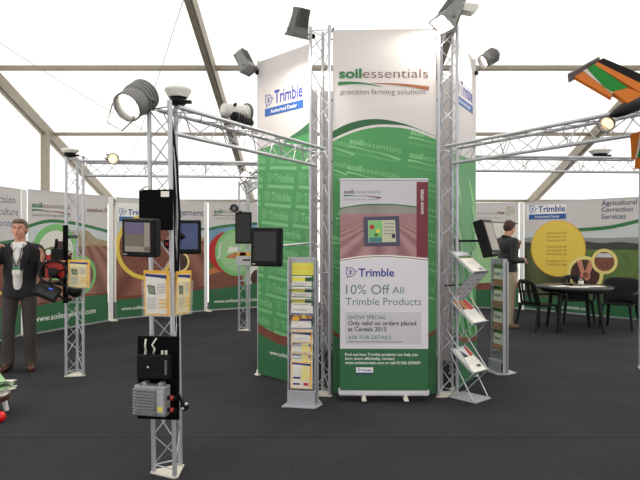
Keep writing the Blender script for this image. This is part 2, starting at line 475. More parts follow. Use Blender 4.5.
for x in RX:
    def b(m, x=x):
        for ya, yb in ((YB - .05, YR), (YF + .05, YR)):
            a = Vector((x, ya, roofz(ya) - .13)); c = Vector((x, yb, roofz(yb) - .13)); d = c - a
            R = d.to_track_quat('Y', 'Z').to_matrix()
            m.box((a + c) / 2, (.11, d.length, .2), 'frame_metal', R)
            m.box((a + c) / 2 + Vector((0, 0, -.11)), (.05, d.length, .03), 'frame_metal', R)
    trim(b)
    trim(lambda m, x=x: m.box((x, YB - .12, ZE / 2 - .06), (.11, .16, ZE - .12), 'frame_metal'))
for y, s in ((8.72, .07), (10.72, .06), (7.1, .06), (2.0, .06)):
    trim(lambda m, y=y, s=s: m.box(((XL + XR) / 2, y, roofz(y) - .05 - s / 2), (XR - XL - .1, s, s), 'frame_metal'))
trim(lambda m: m.box(((XL + XR) / 2, YB - .08, ZE - .06), (XR - XL - .1, .06, .07), 'frame_metal'))
trim(lambda m: m.box((XL + .1, 10.45, (roofz(10.45) - .2) / 2), (.12, .12, roofz(10.45) - .2), 'frame_metal'))   # gable upright
trim(lambda m: m.box((XL + .1, 6.0, (roofz(6.0) - .2) / 2), (.12, .12, roofz(6.0) - .2), 'frame_metal'))
def roofhit(px, py, drop=.03):
    d = (ZE + YB * SL - drop - EYE) / ((HY - py) / F + SL); return P(px, py, d)
for i, (a, b) in enumerate((((0, 43), (150, 134)), ((186, -8), (118, 196)))):
    mb = MB(); A, B = roofhit(*a), roofhit(*b); mb.path([A + (B - A) * k / 12 - Vector((0, 0, .03 * sin(pi * k / 12))) for k in range(13)], .0045, 'dark_grey', 6)
    tag(mb.build('bracing_cable'), ('thin steel cable slanting under the tent roof towards the big lit floodlight', 'thin steel cable running steeply down the roof to the back eave')[i], 'cable')

# ------------------------------------------------------------------ truss
SIDE = .18; RAD = SIDE / sqrt(3)
def lacing_pts(p0, p1, n, q0, q1):
    """zig-zag between rails p (from p0 to p1) and q"""
    out = []
    for k in range(n + 1):
        t = k / n; out.append((Vector(p0).lerp(Vector(p1), t) if k % 2 == 0 else Vector(q0).lerp(Vector(q1), t)))
    return out
def truss(root, offs, a, b, r=.0155, pitch=.195, rl=.0045):
    """three tubes at offsets from the line a-b, zig-zag rods on the three sides and end triangles"""
    a = Vector(a); b = Vector(b); L = (b - a).length; n = max(2, int(round(L / pitch)))
    for o in offs:
        m = MB(); m.tube(a + o, b + o, r, 'truss_metal', 12); m.build('tube', root)
    m = MB(); d = (b - a) / L
    for i in range(3):
        o, q = offs[i], offs[(i + 1) % 3]
        e = d * .04
        pts = lacing_pts(a + o + e, b + o - e, n, a + q + e, b + q - e)
        for k in range(len(pts) - 1): m.tube(pts[k], pts[k + 1], rl, 'truss_metal', 6, cap=False)
        for p in (a + e, b - e, a + (b - a) * .33, a + (b - a) * .66): m.tube(p + o, p + q, rl, 'truss_metal', 6, cap=False)
    m.build('lacing', root)
def column(label, x, y, z, phi, side=SIDE, base=True, group='truss columns'):
    root = thing('truss_column', label, 'truss column', (x, y, 0), 0, group); R = side / sqrt(3)
    offs = [Vector((R * cos(radians(phi + 120 * k)), R * sin(radians(phi + 120 * k)), 0)) for k in range(3)]
    truss(root, offs, (0, 0, .012), (0, 0, z))
    if base:
        m = MB(); c = [o * 1.45 for o in offs]; pts = []
        for k in range(3):
            for q in (c[k - 1], c[(k + 1) % 3]): pts.append(c[k].lerp(q, .12))
        m.prism([(p.x, p.y) for p in pts], .001, .011, 'base_white', 'z'); m.build('base_plate', root)
    return root, offs
def beam(label, A, B, z, side=SIDE, apex=-1):
    A = Vector((A[0], A[1], 0)); B = Vector((B[0], B[1], 0)); d = (B - A)
    root = thing('truss_beam', label, 'truss beam', (A.x, A.y, z), atan2(d.y, d.x), 'truss beams'); R = side / sqrt(3)
    offs = [Vector((0, R * cos(radians(k)), R * sin(radians(k)))) for k in ((-90, 30, 150) if apex < 0 else (90, 210, 330))]
    truss(root, offs, (0, 0, 0), (d.length, 0, 0)); return root
VL, VR, VLL, VRR = (.01, 5.75), (1.24, 5.72), (-.50, 6.74), (1.585, 6.68)
LEAN = .0135
FL, LL, BL, RR, FR = (-.995, 3.84), (-2.76, 6.55), (-1.26, 9.75), (3.86, 6.86), (2.33, 3.88)
column('slim truss column in front carrying the black control boards and finned grey box', *FL, 2.44, 62)[0].rotation_euler = (0, -LEAN, 0)
column('truss column beside the man in the suit with steering wheel and yellow leaflet', *LL, 2.47, 103)
column('far truss column before the back banners with a black screen and grey box', *BL, 2.5, 80)
column('truss column at the frame edge beyond the table and green chairs', *RR, 2.52, 100)
column('truss column holding the striped drone wing, foot cut off by the frame', *FR, 2.48, 118)
column('tall tower truss between the two tall banners above the leaflet rack', *VL, 3.63, 80, .19)
column('tall tower truss next to the zigzag brochure stand', *VR, 3.63, 100, .19)
column('tall tower truss behind the far edge of the dealer banner', *VLL, 3.52, 90)
column('tall tower truss behind the narrow angled green banner by the zigzag stand', *VRR, 3.5, 90)
def inset(A, B, a, b):
    A = Vector(A); B = Vector(B); d = (B - A).normalized(); return (A + d * a)[:], (B - d * b)[:]
beam('truss beam from the front column up to the tower beside the dealer banner', *inset((FL[0] - .03, FL[1]), VL, .03, .1), 2.36)
beam('truss beam across the back from suited man\'s column to the tower', *inset(LL, VLL, .1, .12), 2.36)
beam('truss beam from the tower back to the far column with black screen', *inset(VLL, BL, .12, .1), 2.39)
beam('nearer sloping truss beam running from tower to the striped drone wing', *inset(VR, FR, .1, .1), 2.38)
beam('level truss beam with a white dish running behind towards the table', *inset(VRR, RR, .12, .1), 2.43)
for px in (0,):
    m = MB(); m.tube((VL[0] + .09, VL[1], 3.6), (VR[0] - .09, VR[1], 3.6), .012, 'truss_metal', 10)
    for s in (VL[0] + .12, VR[0] - .12): m.tube((s, VL[1], 3.6), (s, VL[1] - .07, 3.6), .01, 'black_plastic', 8)
    tag(m.build('banner_rail'), 'metal rail across the tower top holding the front banner', 'rail')

# ------------------------------------------------------------------ tower banners
def arc(pix, pts, n=14):
    """smooth line through three or more pixel points"""
    P_ = [pix(*p) for p in pts]
    out = []
    for k in range(len(P_) - 1):
        p0 = P_[max(k - 1, 0)]; p1 = P_[k]; p2 = P_[k + 1]; p3 = P_[min(k + 2, len(P_) - 1)]
        for i in range(n):
            t = i / n; t2 = t * t; t3 = t2 * t
            out.append(tuple(.5 * ((2 * p1[j]) + (-p0[j] + p2[j]) * t + (2 * p0[j] - 5 * p1[j] + 4 * p2[j] - p3[j]) * t2 + (-p0[j] + 3 * p1[j] - 3 * p2[j] + p3[j]) * t3) for j in (0, 1)))
    out.append(P_[-1]); return out
def below(pts, v): return [(p[0], v) for p in pts]
def shift(pts, dv): return [(p[0], p[1] + dv) for p in pts]

def des_front(p, px, w):
    top = arc(px, [(328, 134), (350, 123), (376, 119), (405, 124), (440, 138)])
    p.strip(top, below(top, .02), 'dark_green')
    l2 = arc(px, [(328, 141), (350, 131), (368, 126), (385, 124.5), (410, 127), (440, 138.5)])
    p.strip(l2, below(l2, .02), 'white_print')
    l3 = shift(l2, -.025); p.strip(l3, below(l3, .02), 'print_green')
    p.soil(*px(339, 78), .87)
    keep = p.r; g = arc(px, [(328, 142), (350, 132), (385, 125.5), (410, 128), (440, 139)])
    p.r = (0, .02, w, px(0, 127)[1])
    for (x, y) in ((349, 143), (410, 134), (303, 138), (347.5, 169), (409, 157), (296, 158), (343, 169 + 22), (405, 182), (337, 215), (400, 206), (332, 239), (396, 230), (388, 256), (382, 282), (376, 305), (318, 260), (312, 290)):
        u, v = px(x, y)
        p.soil(u, v, .52, 'pale_green', 'pale_green', 'mid_pale_green', 'pale_green', 'pale_green', rot=-.2, art=True)
    p.r = keep
    # white wave line again over the repeated marks
    p.strip(l2, shift(l2, -.025), 'white_print')
    low = arc(px, [(328, 330), (360, 348), (400, 350), (440, 330)])
    p.strip(low, below(low, .02), 'deep_green')
    p.strip(shift(low, .03), shift(low, -.01), 'brown_stripe')
def hooks(root, w):
    for z in (3.5, 2.9, 2.3, 1.7, 1.1, .5):
        for x, s in ((-.03, -1), (w + .03, 1)):
            m = MB(); m.tube((x, .01, z), (x - s * .05, .01, z), .006, 'black_plastic', 6); m.build('clip', root)
banner('tower_banner', 'tall front tower banner, white top with word mark over green wave', (.125, 5.68), (1.135, 5.665), .03, 3.585, des_front, 'tower banners', extra=hooks)

def des_left(p, px, w):
    top = arc(px, [(256, 158), (285, 140), (300, 130), (314, 118)])
    p.strip(top, below(top, .02), 'deep_green')
    g = arc(px, [(256, 150), (280, 143), (314, 131)])
    p.strip(g, below(g, .02), 'print_green')
    u0, v0 = px(265, 106); u1 = px(303.5, 105)[0]
    p.brand(u0, v0 - .0, u1 - u0, h=.14)
    p.r = (0, .02, w, px(280, 147)[1])
    for r in range(12):
        for c_ in range(3):
            u = -.32 + c_ * .53 - (r % 4) * .045 + (r // 4) * .06; v = 2.42 - r * .2 - c_ * .045
            p.emblem(u + .05, v + .045, .062, 'mid_pale_green')
            p.text('Trimble', u + .12, v - .008, .33, 'mid_pale_green', .024, h=.088, rot=-.1)
            p.line([(u, v - .048), (u + .45, v - .093)], .034, .034, 'mid_pale_green')
    p.r = (0, .02, w, 3.6)
    low = arc(px, [(256, 322), (275, 333), (290, 337), (314, 338)])
    p.strip(low, below(low, .02), 'brown_stripe')
    p.strip(shift(low, -.1), below(low, .02), 'deep_green')
    u, v = px(270, 354); p.text('www.soilessentials.com', u, v, .62, 'bright_white', .008)
def feet_l(root, w):
    for x in (-.012, w + .006):
        m = MB(); m.tube((x, .01, .02), (x, .01, 3.56), .011, 'aluminium', 10); m.build('pole', root)
        m = MB(); m.lathe([(.04, 0), (.04, .012), (.02, .02), (.02, .06)], 'base_white', (x, .01, 0), n=14); m.build('foot', root)
banner('tower_banner', 'angled tower banner with blue dealer logo above repeated pale logos on green', (-.70, 6.56), (-.108, 5.94), .04, 3.54, des_left, 'tower banners', extra=feet_l)
def des_right(p, px, w):
    g = arc(px, [(448, 150), (462, 156), (478, 160)])
    p.strip(g, below(g, .02), 'print_green')
    u0, v0 = px(455.5, 92); u1 = px(473, 96)[0]
    p.brand(u0 + .02, v0 + .02, (u1 - u0) * .95, h=.14)
    p.r = (0, .02, w, px(462, 158)[1])
    for k in range(26):
        u = random.uniform(-.3, w); v = 2.3 - k * .085
        pts = [(u, v), (u + .12, v - .2), (u + .3, v - .42), (u + .26, v - .26), (u + .1, v - .06)]
        p.poly(pts, random.choice(('pale_green', 'leaf_tint', 'mid_pale_green', 'ring_green')))
    p.r = (0, .02, w, 3.6)
    low = arc(px, [(448, 330), (462, 342), (478, 340)])
    p.strip(shift(low, .05), below(low, .02), 'brown_stripe'); p.strip(low, below(low, .02), 'deep_green')
banner('tower_banner', 'narrow angled tower banner with pale leaf streaks behind the zigzag stand', (1.335, 5.79), (1.75, 6.52), .04, 3.54, des_right, 'tower banners', extra=feet_l)

def des_plain(p, px, w):
    p.rect(0, .04, w, 2.2, 'print_green'); p.brand(.2, 2.75, .6)
for A_, B_, l in (((-.04, 7.84), (-.66, 6.74), 'rear tower banner whose pale back shows through the truss by the leaflet rack'), ((1.28, 7.86), (-.0, 7.86), 'rear tower banner directly behind the tall front banner'), ((1.74, 6.72), (1.32, 7.82), 'rear tower banner whose pale back shows through the truss by the zigzag stand')):
    banner('tower_banner', l, A_, B_, .04, 3.54, des_plain, 'tower banners')

# ------------------------------------------------------------------ roll-up banner
def rollup():
    A, B = (.19, 5.5), (1.022, 5.49); pix = Pix(A, B); L = pix.L
    root = thing('rollup_banner', 'roll-up banner announcing ten per cent off, before the tall front tower banner', 'banner', (A[0], A[1], 0), atan2(pix.e.y, pix.e.x))
    sh = MB(); sh.box((L / 2, .003, 1.105), (L, .004, 2.0), 'rollup_white'); p = Print(0, .11, L, 2.1); X = lambda x, y: pix(x, y)
    v = lambda y: pix(380, y)[1]
    p.rect(0, v(210), L, v(182), 'panel_grey')
    p.soil(X(344, 194)[0], v(193.5), .345, 'grey_text', 'grey_text', 'grey_text', 'logo_green', 'maroon')
    p.rect(0, v(262), L, v(212), 'furrow_plum'); p.rect(0, v(216), L, v(208), 'photo_plum')
    p.strip(arc(pix, [(340, 210), (370, 204), (400, 206), (428, 208)]), arc(pix, [(340, 214), (370, 214), (400, 214), (428, 214)]), 'photo_grey')
    lin_ = arc(pix, [(338, 209), (365, 205), (395, 205), (430, 209)]); p.strip(shift(lin_, .008), shift(lin_, -.004), 'logo_green')
    p.rect(X(416.5, 0)[0], v(257), L, v(182), 'maroon')
    p.text('SHOW OFFER', X(423.6, 0)[0], v(214), .235, 'bright_white', .012, rot=pi / 2)
    # controller pictured on the ploughed field
    s0 = [X(363.5, 217), X(399, 216), X(400, 246), X(364, 246.5)]
    p.poly([(a, b) for a, b in s0], 'screen_print')
    p.poly([X(368, 220.5), X(395, 220), X(396, 242), X(368.5, 242.5)], 'screen_cream')
    p.poly([X(368.5, 221), X(382, 220.8), X(382, 237.5), X(369, 237.5)], 'ring_green')
    p.poly([X(369, 237.5), X(382, 237.5), X(382, 242), X(369, 242.2)], 'screen_teal')
    p.disc(*X(372, 227), .022, 'red_print', 12); p.disc(*X(378, 231), .02, 'leaflet_yellow', 12); p.disc(*X(376, 235), .018, 'field_green', 12)
    for y in (224, 227.5, 231, 234): p.rect(X(384, y)[0], v(y), X(394, y)[0], v(y - 1), 'hill_print')
    p.rect(X(392, 0)[0], v(238), X(395, 0)[0], v(234), 'dark_text')
    w1 = arc(pix, [(336, 260), (360, 256), (385, 255), (410, 256.5), (432, 259)])
    p.strip(w1, below(w1, .11), 'bright_white')
    w2 = shift(w1, -.012); p.strip(w2, shift(w1, -.02), 'maroon')
    p.strip(shift(w1, -.03), below(w1, .11), 'rollup_white')
    u = X(345.5, 0)[0]; W_ = X(395, 0)[0] - u
    p.brand(u, v(276.3), W_, sub=False)
    p.text('10% Off', X(346, 0)[0], v(294), X(389.5, 0)[0] - X(346, 0)[0], 'teal_text', .0, h=.09)
    p.text('All', X(392, 0)[0], v(293.5), X(403.5, 0)[0] - X(392, 0)[0], 'teal_text', 0, h=.068)
    p.text('Trimble Products', X(345.5, 0)[0], v(305), X(421, 0)[0] - X(345.5, 0)[0], 'teal_text', 0, h=.07)
    p.rect(X(345, 0)[0], v(344), X(421, 0)[0], v(312), 'panel_grey')
    p.text('SHOW SPECIAL', X(348, 0)[0], v(319), X(386, 0)[0] - X(348, 0)[0], 'teal_text', .012)
    p.text('Only valid on orders placed', X(348, 0)[0], v(325), X(416, 0)[0] - X(348, 0)[0], 'dark_text', .02)
    p.text('at Cereals 2013', X(348, 0)[0], v(331), X(386, 0)[0] - X(348, 0)[0], 'dark_text', .02)
    p.text('ASK FOR DETAILS', X(348, 0)[0], v(339), X(391, 0)[0] - X(348, 0)[0], 'teal_text', .012)
    p.rect(X(348, 0)[0], v(341.9), X(402, 0)[0], v(341.3), 'maroon')
    p.rect(0, .11, L, v(348.5), 'deep_green')
    for t, y, x1 in (('Find out how Trimble products can help you', 355.5, 417.5), ('farm more efficiently, contact', 359.6, 394.5), ('www.soilessentials.com or call 01356 650459', 363.8, 420)):
        p.text(t, X(345, 0)[0], v(y), X(x1, 0)[0] - X(345, 0)[0], 'bright_white', .012)
    p.rect(X(356, 0)[0], v(373.5), X(373, 0)[0], v(367), 'bright_white')
    p.emblem(X(359, 0)[0], v(369.5), .018, 'brand_blue'); p.text('Trimble', X(361.5, 0)[0], v(371), .095, 'brand_blue', .02)
    p.rect(X(356, 0)[0], v(373.8), X(373, 0)[0], v(372.3), 'navy_print')
    p.finish(root, sh); so = sh.build('sheet', root, fix=False); p.txt.build('lettering', so, fix=False)
    m = MB(); m.box((L / 2, .04, .085), (L + .03, .1, .066), 'rollup_white'); m.build('cassette', root, bevel=.02)
    for x in (.225, .62):
        m = MB(); m.box((x, .03, .027), (.045, .2, .018), 'base_white'); m.box((x, .0, .045), (.03, .06, .03), 'base_white'); m.build('foot', root, bevel=.006)
    m = MB(); m.box((L / 2, .003, 2.105), (L + .01, .02, .02), 'aluminium'); m.build('top_rail', root, bevel=.004)
    m = MB(); m.tube((L / 2, .05, .1), (L / 2, .02, 2.1), .009, 'aluminium'); m.build('support_pole', root)
rollup()

# ------------------------------------------------------------------ banners round the tent wall
BZ0, BZ1 = .03, 2.31
def caption(p, px, x0, x1, y, m='bright_white'):
    a, b = px(x0, y), px(x1, y); p.text('www.soilessentials.com', a[0], p.r[1] + (a[1] - p.r[1]), b[0] - a[0], m, .01)
def des_a(p, px, w):
    p.text('Precision', w - .14, 2.08, .62, 'slate_text', 0, align='r'); p.text('Agriculture', w - .07, 1.9, .74, 'slate_text', 0, align='r'); p.text('Corporate', w - .2, 1.73, .62, 'slate_text', 0, align='r')
    t = [(w * i / 12, 1.42 + .08 * (i / 12) ** 2) for i in range(13)]
    p.strip(shift(t, 0), below(t, 1.3), 'sky_print'); p.strip(shift(t, .05), t, 'logo_green')
    p.rect(0, .7, w, 1.35, 'field_green'); p.rect(0, .03, w, .7, 'furrow_c'); p.disc(w - .5, 1.0, .3, 'ring_yellow'); p.disc(w - .5, 1.0, .25, 'soil_print')
    p.rect(0, .03, w, .5, 'deep_green')
def bfeet(root, w):
    m = MB(); m.box((w / 2, .004, 2.315), (w + .01, .018, .02), 'aluminium'); m.build('top_rail', root)
    m = MB(); m.box((w / 2, .004, .02), (w + .01, .03, .03), 'aluminium'); m.build('bottom_rail', root)
def ringpic(p, u, v, r, rim, rw):
    p.disc(u, v, r, rim)
def des_b(p, px, w):
    top = arc(px, [(28, 227), (45, 222), (62, 222), (85, 226), (112, 233)])
    p.strip(top, below(top, .03), 'sky_print')
    tr = arc(px, [(28, 244), (50, 236), (72, 232), (86, 230), (96, 238), (112, 242)])
    p.strip(tr, below(tr, .03), 'blur_trees')
    fl = arc(px, [(28, 262), (50, 252), (80, 246), (112, 246)])
    p.strip(fl, below(fl, .03), 'furrow_b')
    p.strip(shift(top, .035), shift(top, -.02), 'logo_green')
    u0, v0 = px(32, 207); u1 = px(70, 207)[0]; p.soil(u0, v0, u1 - u0)
    a, b = px(87, 210.5), px(103, 210.5); p.text('solutions', a[0], a[1] - .02, b[0] - a[0], 'maroon', .01)
    c_ = px(106, 210); p.emblem(c_[0], c_[1], .05, 'maroon')
    u, v = px(56, 252); p.ring(u, v, .36, .47, 'ring_green', 48)
    p.disc(u, v, .36, 'offwhite'); p.poly([(u - .35, v + .02), (u + .35, v - .02), (u + .3, v - .2), (u, v - .36), (u - .3, v - .2)], 'soil_print')
    p.poly([(u - .34, v + .02), (u - .1, v + .09), (u + .1, v + .08), (u + .34, v), (u, v - .03)], 'field_green')
    # red tractor pictured in the ring
    p.poly([(u - .22, v - .22), (u + .26, v - .22), (u + .26, v - .02), (u - .02, v + .02), (u - .22, v - .04)], 'red_print')
    p.poly([(u - .06, v), (u + .2, v), (u + .18, v + .18), (u - .02, v + .18)], 'dark_soil'); p.disc(u - .2, v - .2, .08, 'black_plastic'); p.disc(u + .2, v - .18, .13, 'black_plastic'); p.disc(u - .16, v + .0, .05, 'bright_white', 16)
    u, v = px(81, 275); p.ring(u, v, .27, .34, 'ring_green', 48); p.disc(u, v, .27, 'soil_print'); p.poly([(u - .1, v), (u + .2, v + .02), (u + .18, v + .2), (u - .05, v + .18)], 'red_print'); p.disc(u + .1, v, .07, 'offwhite', 18)
    gr = arc(px, [(28, 308), (50, 303), (80, 297), (112, 294)])
    p.strip(gr, below(gr, .03), 'deep_green')
    p.strip(shift(gr, .035), shift(gr, .01), 'brown_stripe')
    p.text('www.soilessentials.com', .1, .2, w - .4, 'bright_white', .012)
def des_c(p, px, w):
    top = arc(px, [(112, 226), (150, 221), (205, 224)])
    p.strip(top, below(top, .03), 'sky_print')
    tr = arc(px, [(112, 240), (150, 236), (180, 234), (206, 238)]); p.strip(tr, below(tr, .03), 'blur_trees')
    fl = arc(px, [(112, 248), (150, 242), (206, 241)]); p.strip(fl, below(fl, .03), 'furrow_c')
    tr2 = arc(px, [(180, 231), (195, 229), (208, 230)]); p.strip(shift(tr2, .03), shift(tr2, -.02), 'logo_green')
    a, b = px(117, 221), px(150, 204)
    p.rect(a[0], a[1], b[0] + .1, b[1], 'bright_white')
    u0, v0 = px(119, 214.5); u1 = px(152, 215)[0]; p.brand(u0, v0, u1 - u0)
    e = px(203.5, 216); f = px(160, 216); p.text('Management', e[0], e[1], e[0] - f[0], 'slate_text', 0, align='r'); p.text('Information', e[0], e[1] + .18, (e[0] - f[0]) * .98, 'slate_text', 0, align='r') if False else None
    u, v = px(147, 247); p.ring(u, v, .56, .64, 'ring_yellow', 48); p.disc(u, v, .56, 'soil_print')
    u, v = px(180, 262); p.ring(u, v, .17, .215, 'pale_yellow', 40); p.disc(u, v, .17, 'dark_soil')
    gr = arc(px, [(112, 300), (150, 297), (180, 293), (206, 288)])
    p.strip(gr, below(gr, .03), 'deep_green'); p.strip(shift(gr, .06), shift(gr, .0), 'brown_stripe')
    p.text('www.soilessentials.com', .1, .17, .9, 'bright_white', .012)
def des_d(p, px, w):
    top = arc(px, [(206, 231), (225, 227), (262, 224)])
    p.strip(top, below(top, .03), 'blue_sky')
    p.strip(shift(top, .05), shift(top, -.01), 'logo_green')
    u0, v0 = px(214, 213); p.soil(u0, v0, .72)
    fl = arc(px, [(206, 256), (220, 250), (262, 248)]); p.strip(fl, below(fl, .03), 'field_green')
    f2 = arc(px, [(206, 270), (225, 266), (275, 264)]); p.strip(f2, below(f2, .03), 'orange_print')
    f3 = arc(px, [(206, 276), (225, 271), (240, 276), (275, 270)]); p.strip(f3, below(f3, .03), 'soil_print')
    u, v = px(228, 252); p.disc(u, v, .44, 'red_print')
    u, v = px(238, 252); p.disc(u, v, .52, 'ring_green', 48); p.disc(u + .02, v + .01, .45, 'leaf_tint', 48)
    p.poly([(u - .3, v - .12), (u + .25, v - .16), (u + .3, v + .0), (u - .1, v - .02)], 'orange_print'); p.poly([(u - .25, v - .02), (u, v + .02), (u + .1, v + .1), (u - .2, v + .12)], 'offwhite')
    a = px(219.5, 259); p.text('Nutrition', a[0], a[1], .36, 'bright_white', .015, rot=1.45)
    u, v = px(258, 278); p.disc(u, v, .3, 'offwhite', 40); p.ring(u, v, .3, .34, 'ring_green', 40); p.disc(u + .02, v, .2, 'dark_soil', 30); p.poly([(u - .05, v - .1), (u + .15, v - .1), (u + .1, v + .1)], 'red_print')
    gr = arc(px, [(206, 290), (230, 287), (262, 282)])
    p.strip(gr, below(gr, .03), 'deep_green'); p.text('www.soilessentials.com', px(214, 302)[0], px(214, 303)[1], .98, 'bright_white', .012)
def des_e(p, px, w):
    u0, v0 = px(474, 214.5); p.text('soilessentials', u0, v0, .46, 'hill_print', 0); p.text('.Net', u0 + .47, v0, .18, 'maroon', .03)
    p.text('precision farming solutions', u0, v0 - .09, .6, 'hill_print', 0)
    c_ = px(510, 211)
    for k in range(6): p.ring(c_[0] + .065 * cos(k * pi / 3), c_[1] + .065 * sin(k * pi / 3), .028, .04, 'ring_green' if k % 2 else 'logo_orange', 12)
    top = arc(px, [(440, 226), (480, 222), (522, 224)])
    p.strip(shift(top, .012), shift(top, -.012), 'grey_text'); p.strip(shift(top, -.012), below(top, .03), 'offwhite')
    u, v = px(488, 262); p.disc(u - .22, v + .05, .36, 'red_print', 40); p.disc(u, v, .5, 'leaf_tint', 48)
    f = arc(px, [(440, 284), (480, 283), (522, 282)]); p.strip(f, below(f, .03), 'soil_print')
    g = arc(px, [(440, 292), (480, 290), (522, 288)]); p.strip(g, below(g, .03), 'deep_green')
def des_f(p, px, w):
    top = arc(px, [(520, 231), (560, 231.5), (600, 229), (642, 222)])
    p.strip(top, below(top, .03), 'sky_print')
    h = arc(px, [(520, 238), (560, 237), (600, 238), (642, 237)]); p.strip(h, below(h, .03), 'hill_print')
    t = arc(px, [(520, 242), (560, 243), (580, 241), (600, 243), (620, 242), (642, 244)], 5); p.strip(t, below(t, .03), 'tree_print')
    f = arc(px, [(520, 250), (560, 250), (600, 249.5), (642, 250)]); p.strip(f, below(f, .03), 'field_green')
    f = arc(px, [(520, 243), (545, 262), (580, 284), (642, 286)]); p.strip(f, below(f, .03), 'furrow_f')
    gr = arc(px, [(520, 296), (560, 298), (600, 298), (642, 298)]); p.strip(gr, below(gr, .03), 'deep_green')
    g = arc(px, [(560, 232), (580, 231.5), (610, 229), (642, 222)]); p.strip(shift(g, .07), shift(g, -.0), 'logo_green')
    a, b = px(527, 219.5), px(566.5, 204); p.rect(a[0], a[1], b[0], b[1], 'bright_white')
    u0, v0 = px(529, 212.5); u1 = px(566, 212)[0]; p.brand(u0, v0, u1 - u0)
    for s, x1, y in (('Agricultural', 637, 205.5), ('Correction', 633, 212), ('Services', 626, 219)):
        a, b = px(601.5, y), px(x1, y); p.text(s, a[0], a[1], b[0] - a[0], 'slate_text', .005)
    u, v = px(557.5, 248.5); p.disc(u, v, .585, 'amber_print', 56); p.disc(u, v, .565, 'ring_yellow', 56)
    for s, y in (('CenterPoint VRS', 233), ('CenterPoint RTK', 236.7), ('CenterPoint RTX', 240.4), ('OmniSTAR HP', 247), ('OmniSTAR XP', 250.6), ('OmniSTAR G2', 254.2), ('RangePoint RTX', 261), ('OmniSTAR VBS', 264.6)):
        c_ = px(556.5, y + 1); p.text(s, c_[0], c_[1], .43, 'text_brown', .006, align='c')
    u, v = px(585, 274); p.disc(u, v, .36, 'pale_yellow', 44); p.disc(u, v, .29, 'dark_soil', 40)
    p.poly([(u - .17, v + .26), (u - .06, v + .27), (u + .0, v + .02), (u - .06, v - .04)], 'skin_print'); p.poly([(u + .19, v + .24), (u + .08, v + .27), (u + .0, v + .02), (u + .08, v - .04)], 'skin_print')
    p.disc(u + .01, v - .03, .1, 'skin_print', 18); p.disc(u + .02, v - .02, .06, 'soil_print', 14)
    u, v = px(604.5, 261.5); p.disc(u, v, .25, 'pale_yellow', 40); p.disc(u, v, .19, 'soil_print', 36); p.poly([(u - .17, v + .08), (u + .17, v + .08), (u + .1, v + .16), (u - .1, v + .16)], 'sky_print')
    a = px(544, 306.5); p.text('www.soilessentials.com', a[0], a[1], .95, 'bright_white', .012)
G_ = 'printed wall banners'
banner('wall_banner', 'wall banner behind the suited man with blue heading text', (-4.86, 7.9), (-4.72, 9.15), BZ0, BZ1, des_a, G_, extra=bfeet)
banner('wall_banner', 'wall banner with green ring tractor pictures over furrows and a green foot', (-4.63, 9.2), (-3.94, 10.75), BZ0, BZ1, des_b, G_, extra=bfeet)
banner('wall_banner', 'wall banner with big yellow ring over brown furrows, behind the front column', (-3.86, 10.98), (-2.45, 12.25), BZ0, BZ1, des_c, G_, extra=bfeet)
banner('wall_banner', 'wall banner with red crescent and pale green disc beside the tower', (-2.36, 12.32), (-.95, 13.1), BZ0, BZ1, des_d, G_, extra=bfeet)
banner('wall_banner', 'mostly white wall banner behind the man in khaki trousers', (2.6, 12.95), (4.33, 12.65), BZ0, BZ1, des_e, G_, extra=bfeet)
banner('wall_banner', 'wall banner with large yellow disc of service names behind the table', (4.44, 12.6), (6.02, 10.85), BZ0, BZ1, des_f, G_, extra=bfeet)
for x, y, rz_, l in ((-4.67, 9.18, 50, 'white banner post beside the suited man'), (-3.90, 10.86, 45, 'white banner post between the furrow banner and yellow ring banner'),
                (-2.405, 12.28, 40, 'white banner post between the yellow ring banner and red crescent banner'), (4.385, 12.62, -28, 'white banner post behind the man in khaki trousers')):
    r = thing('banner_post', l, 'post', (x, y, 0), radians(rz_), 'banner posts')
    m = MB(); m.box((0, .04, 1.17), (.085, .03, 2.3), 'bright_white'); m.build('upright', r, bevel=.006)
    m = MB(); m.box((0, -.03, .012), (.12, .22, .022), 'base_white'); m.box((0, .03, .06), (.05, .05, .09), 'base_white'); m.build('foot', r, bevel=.005)

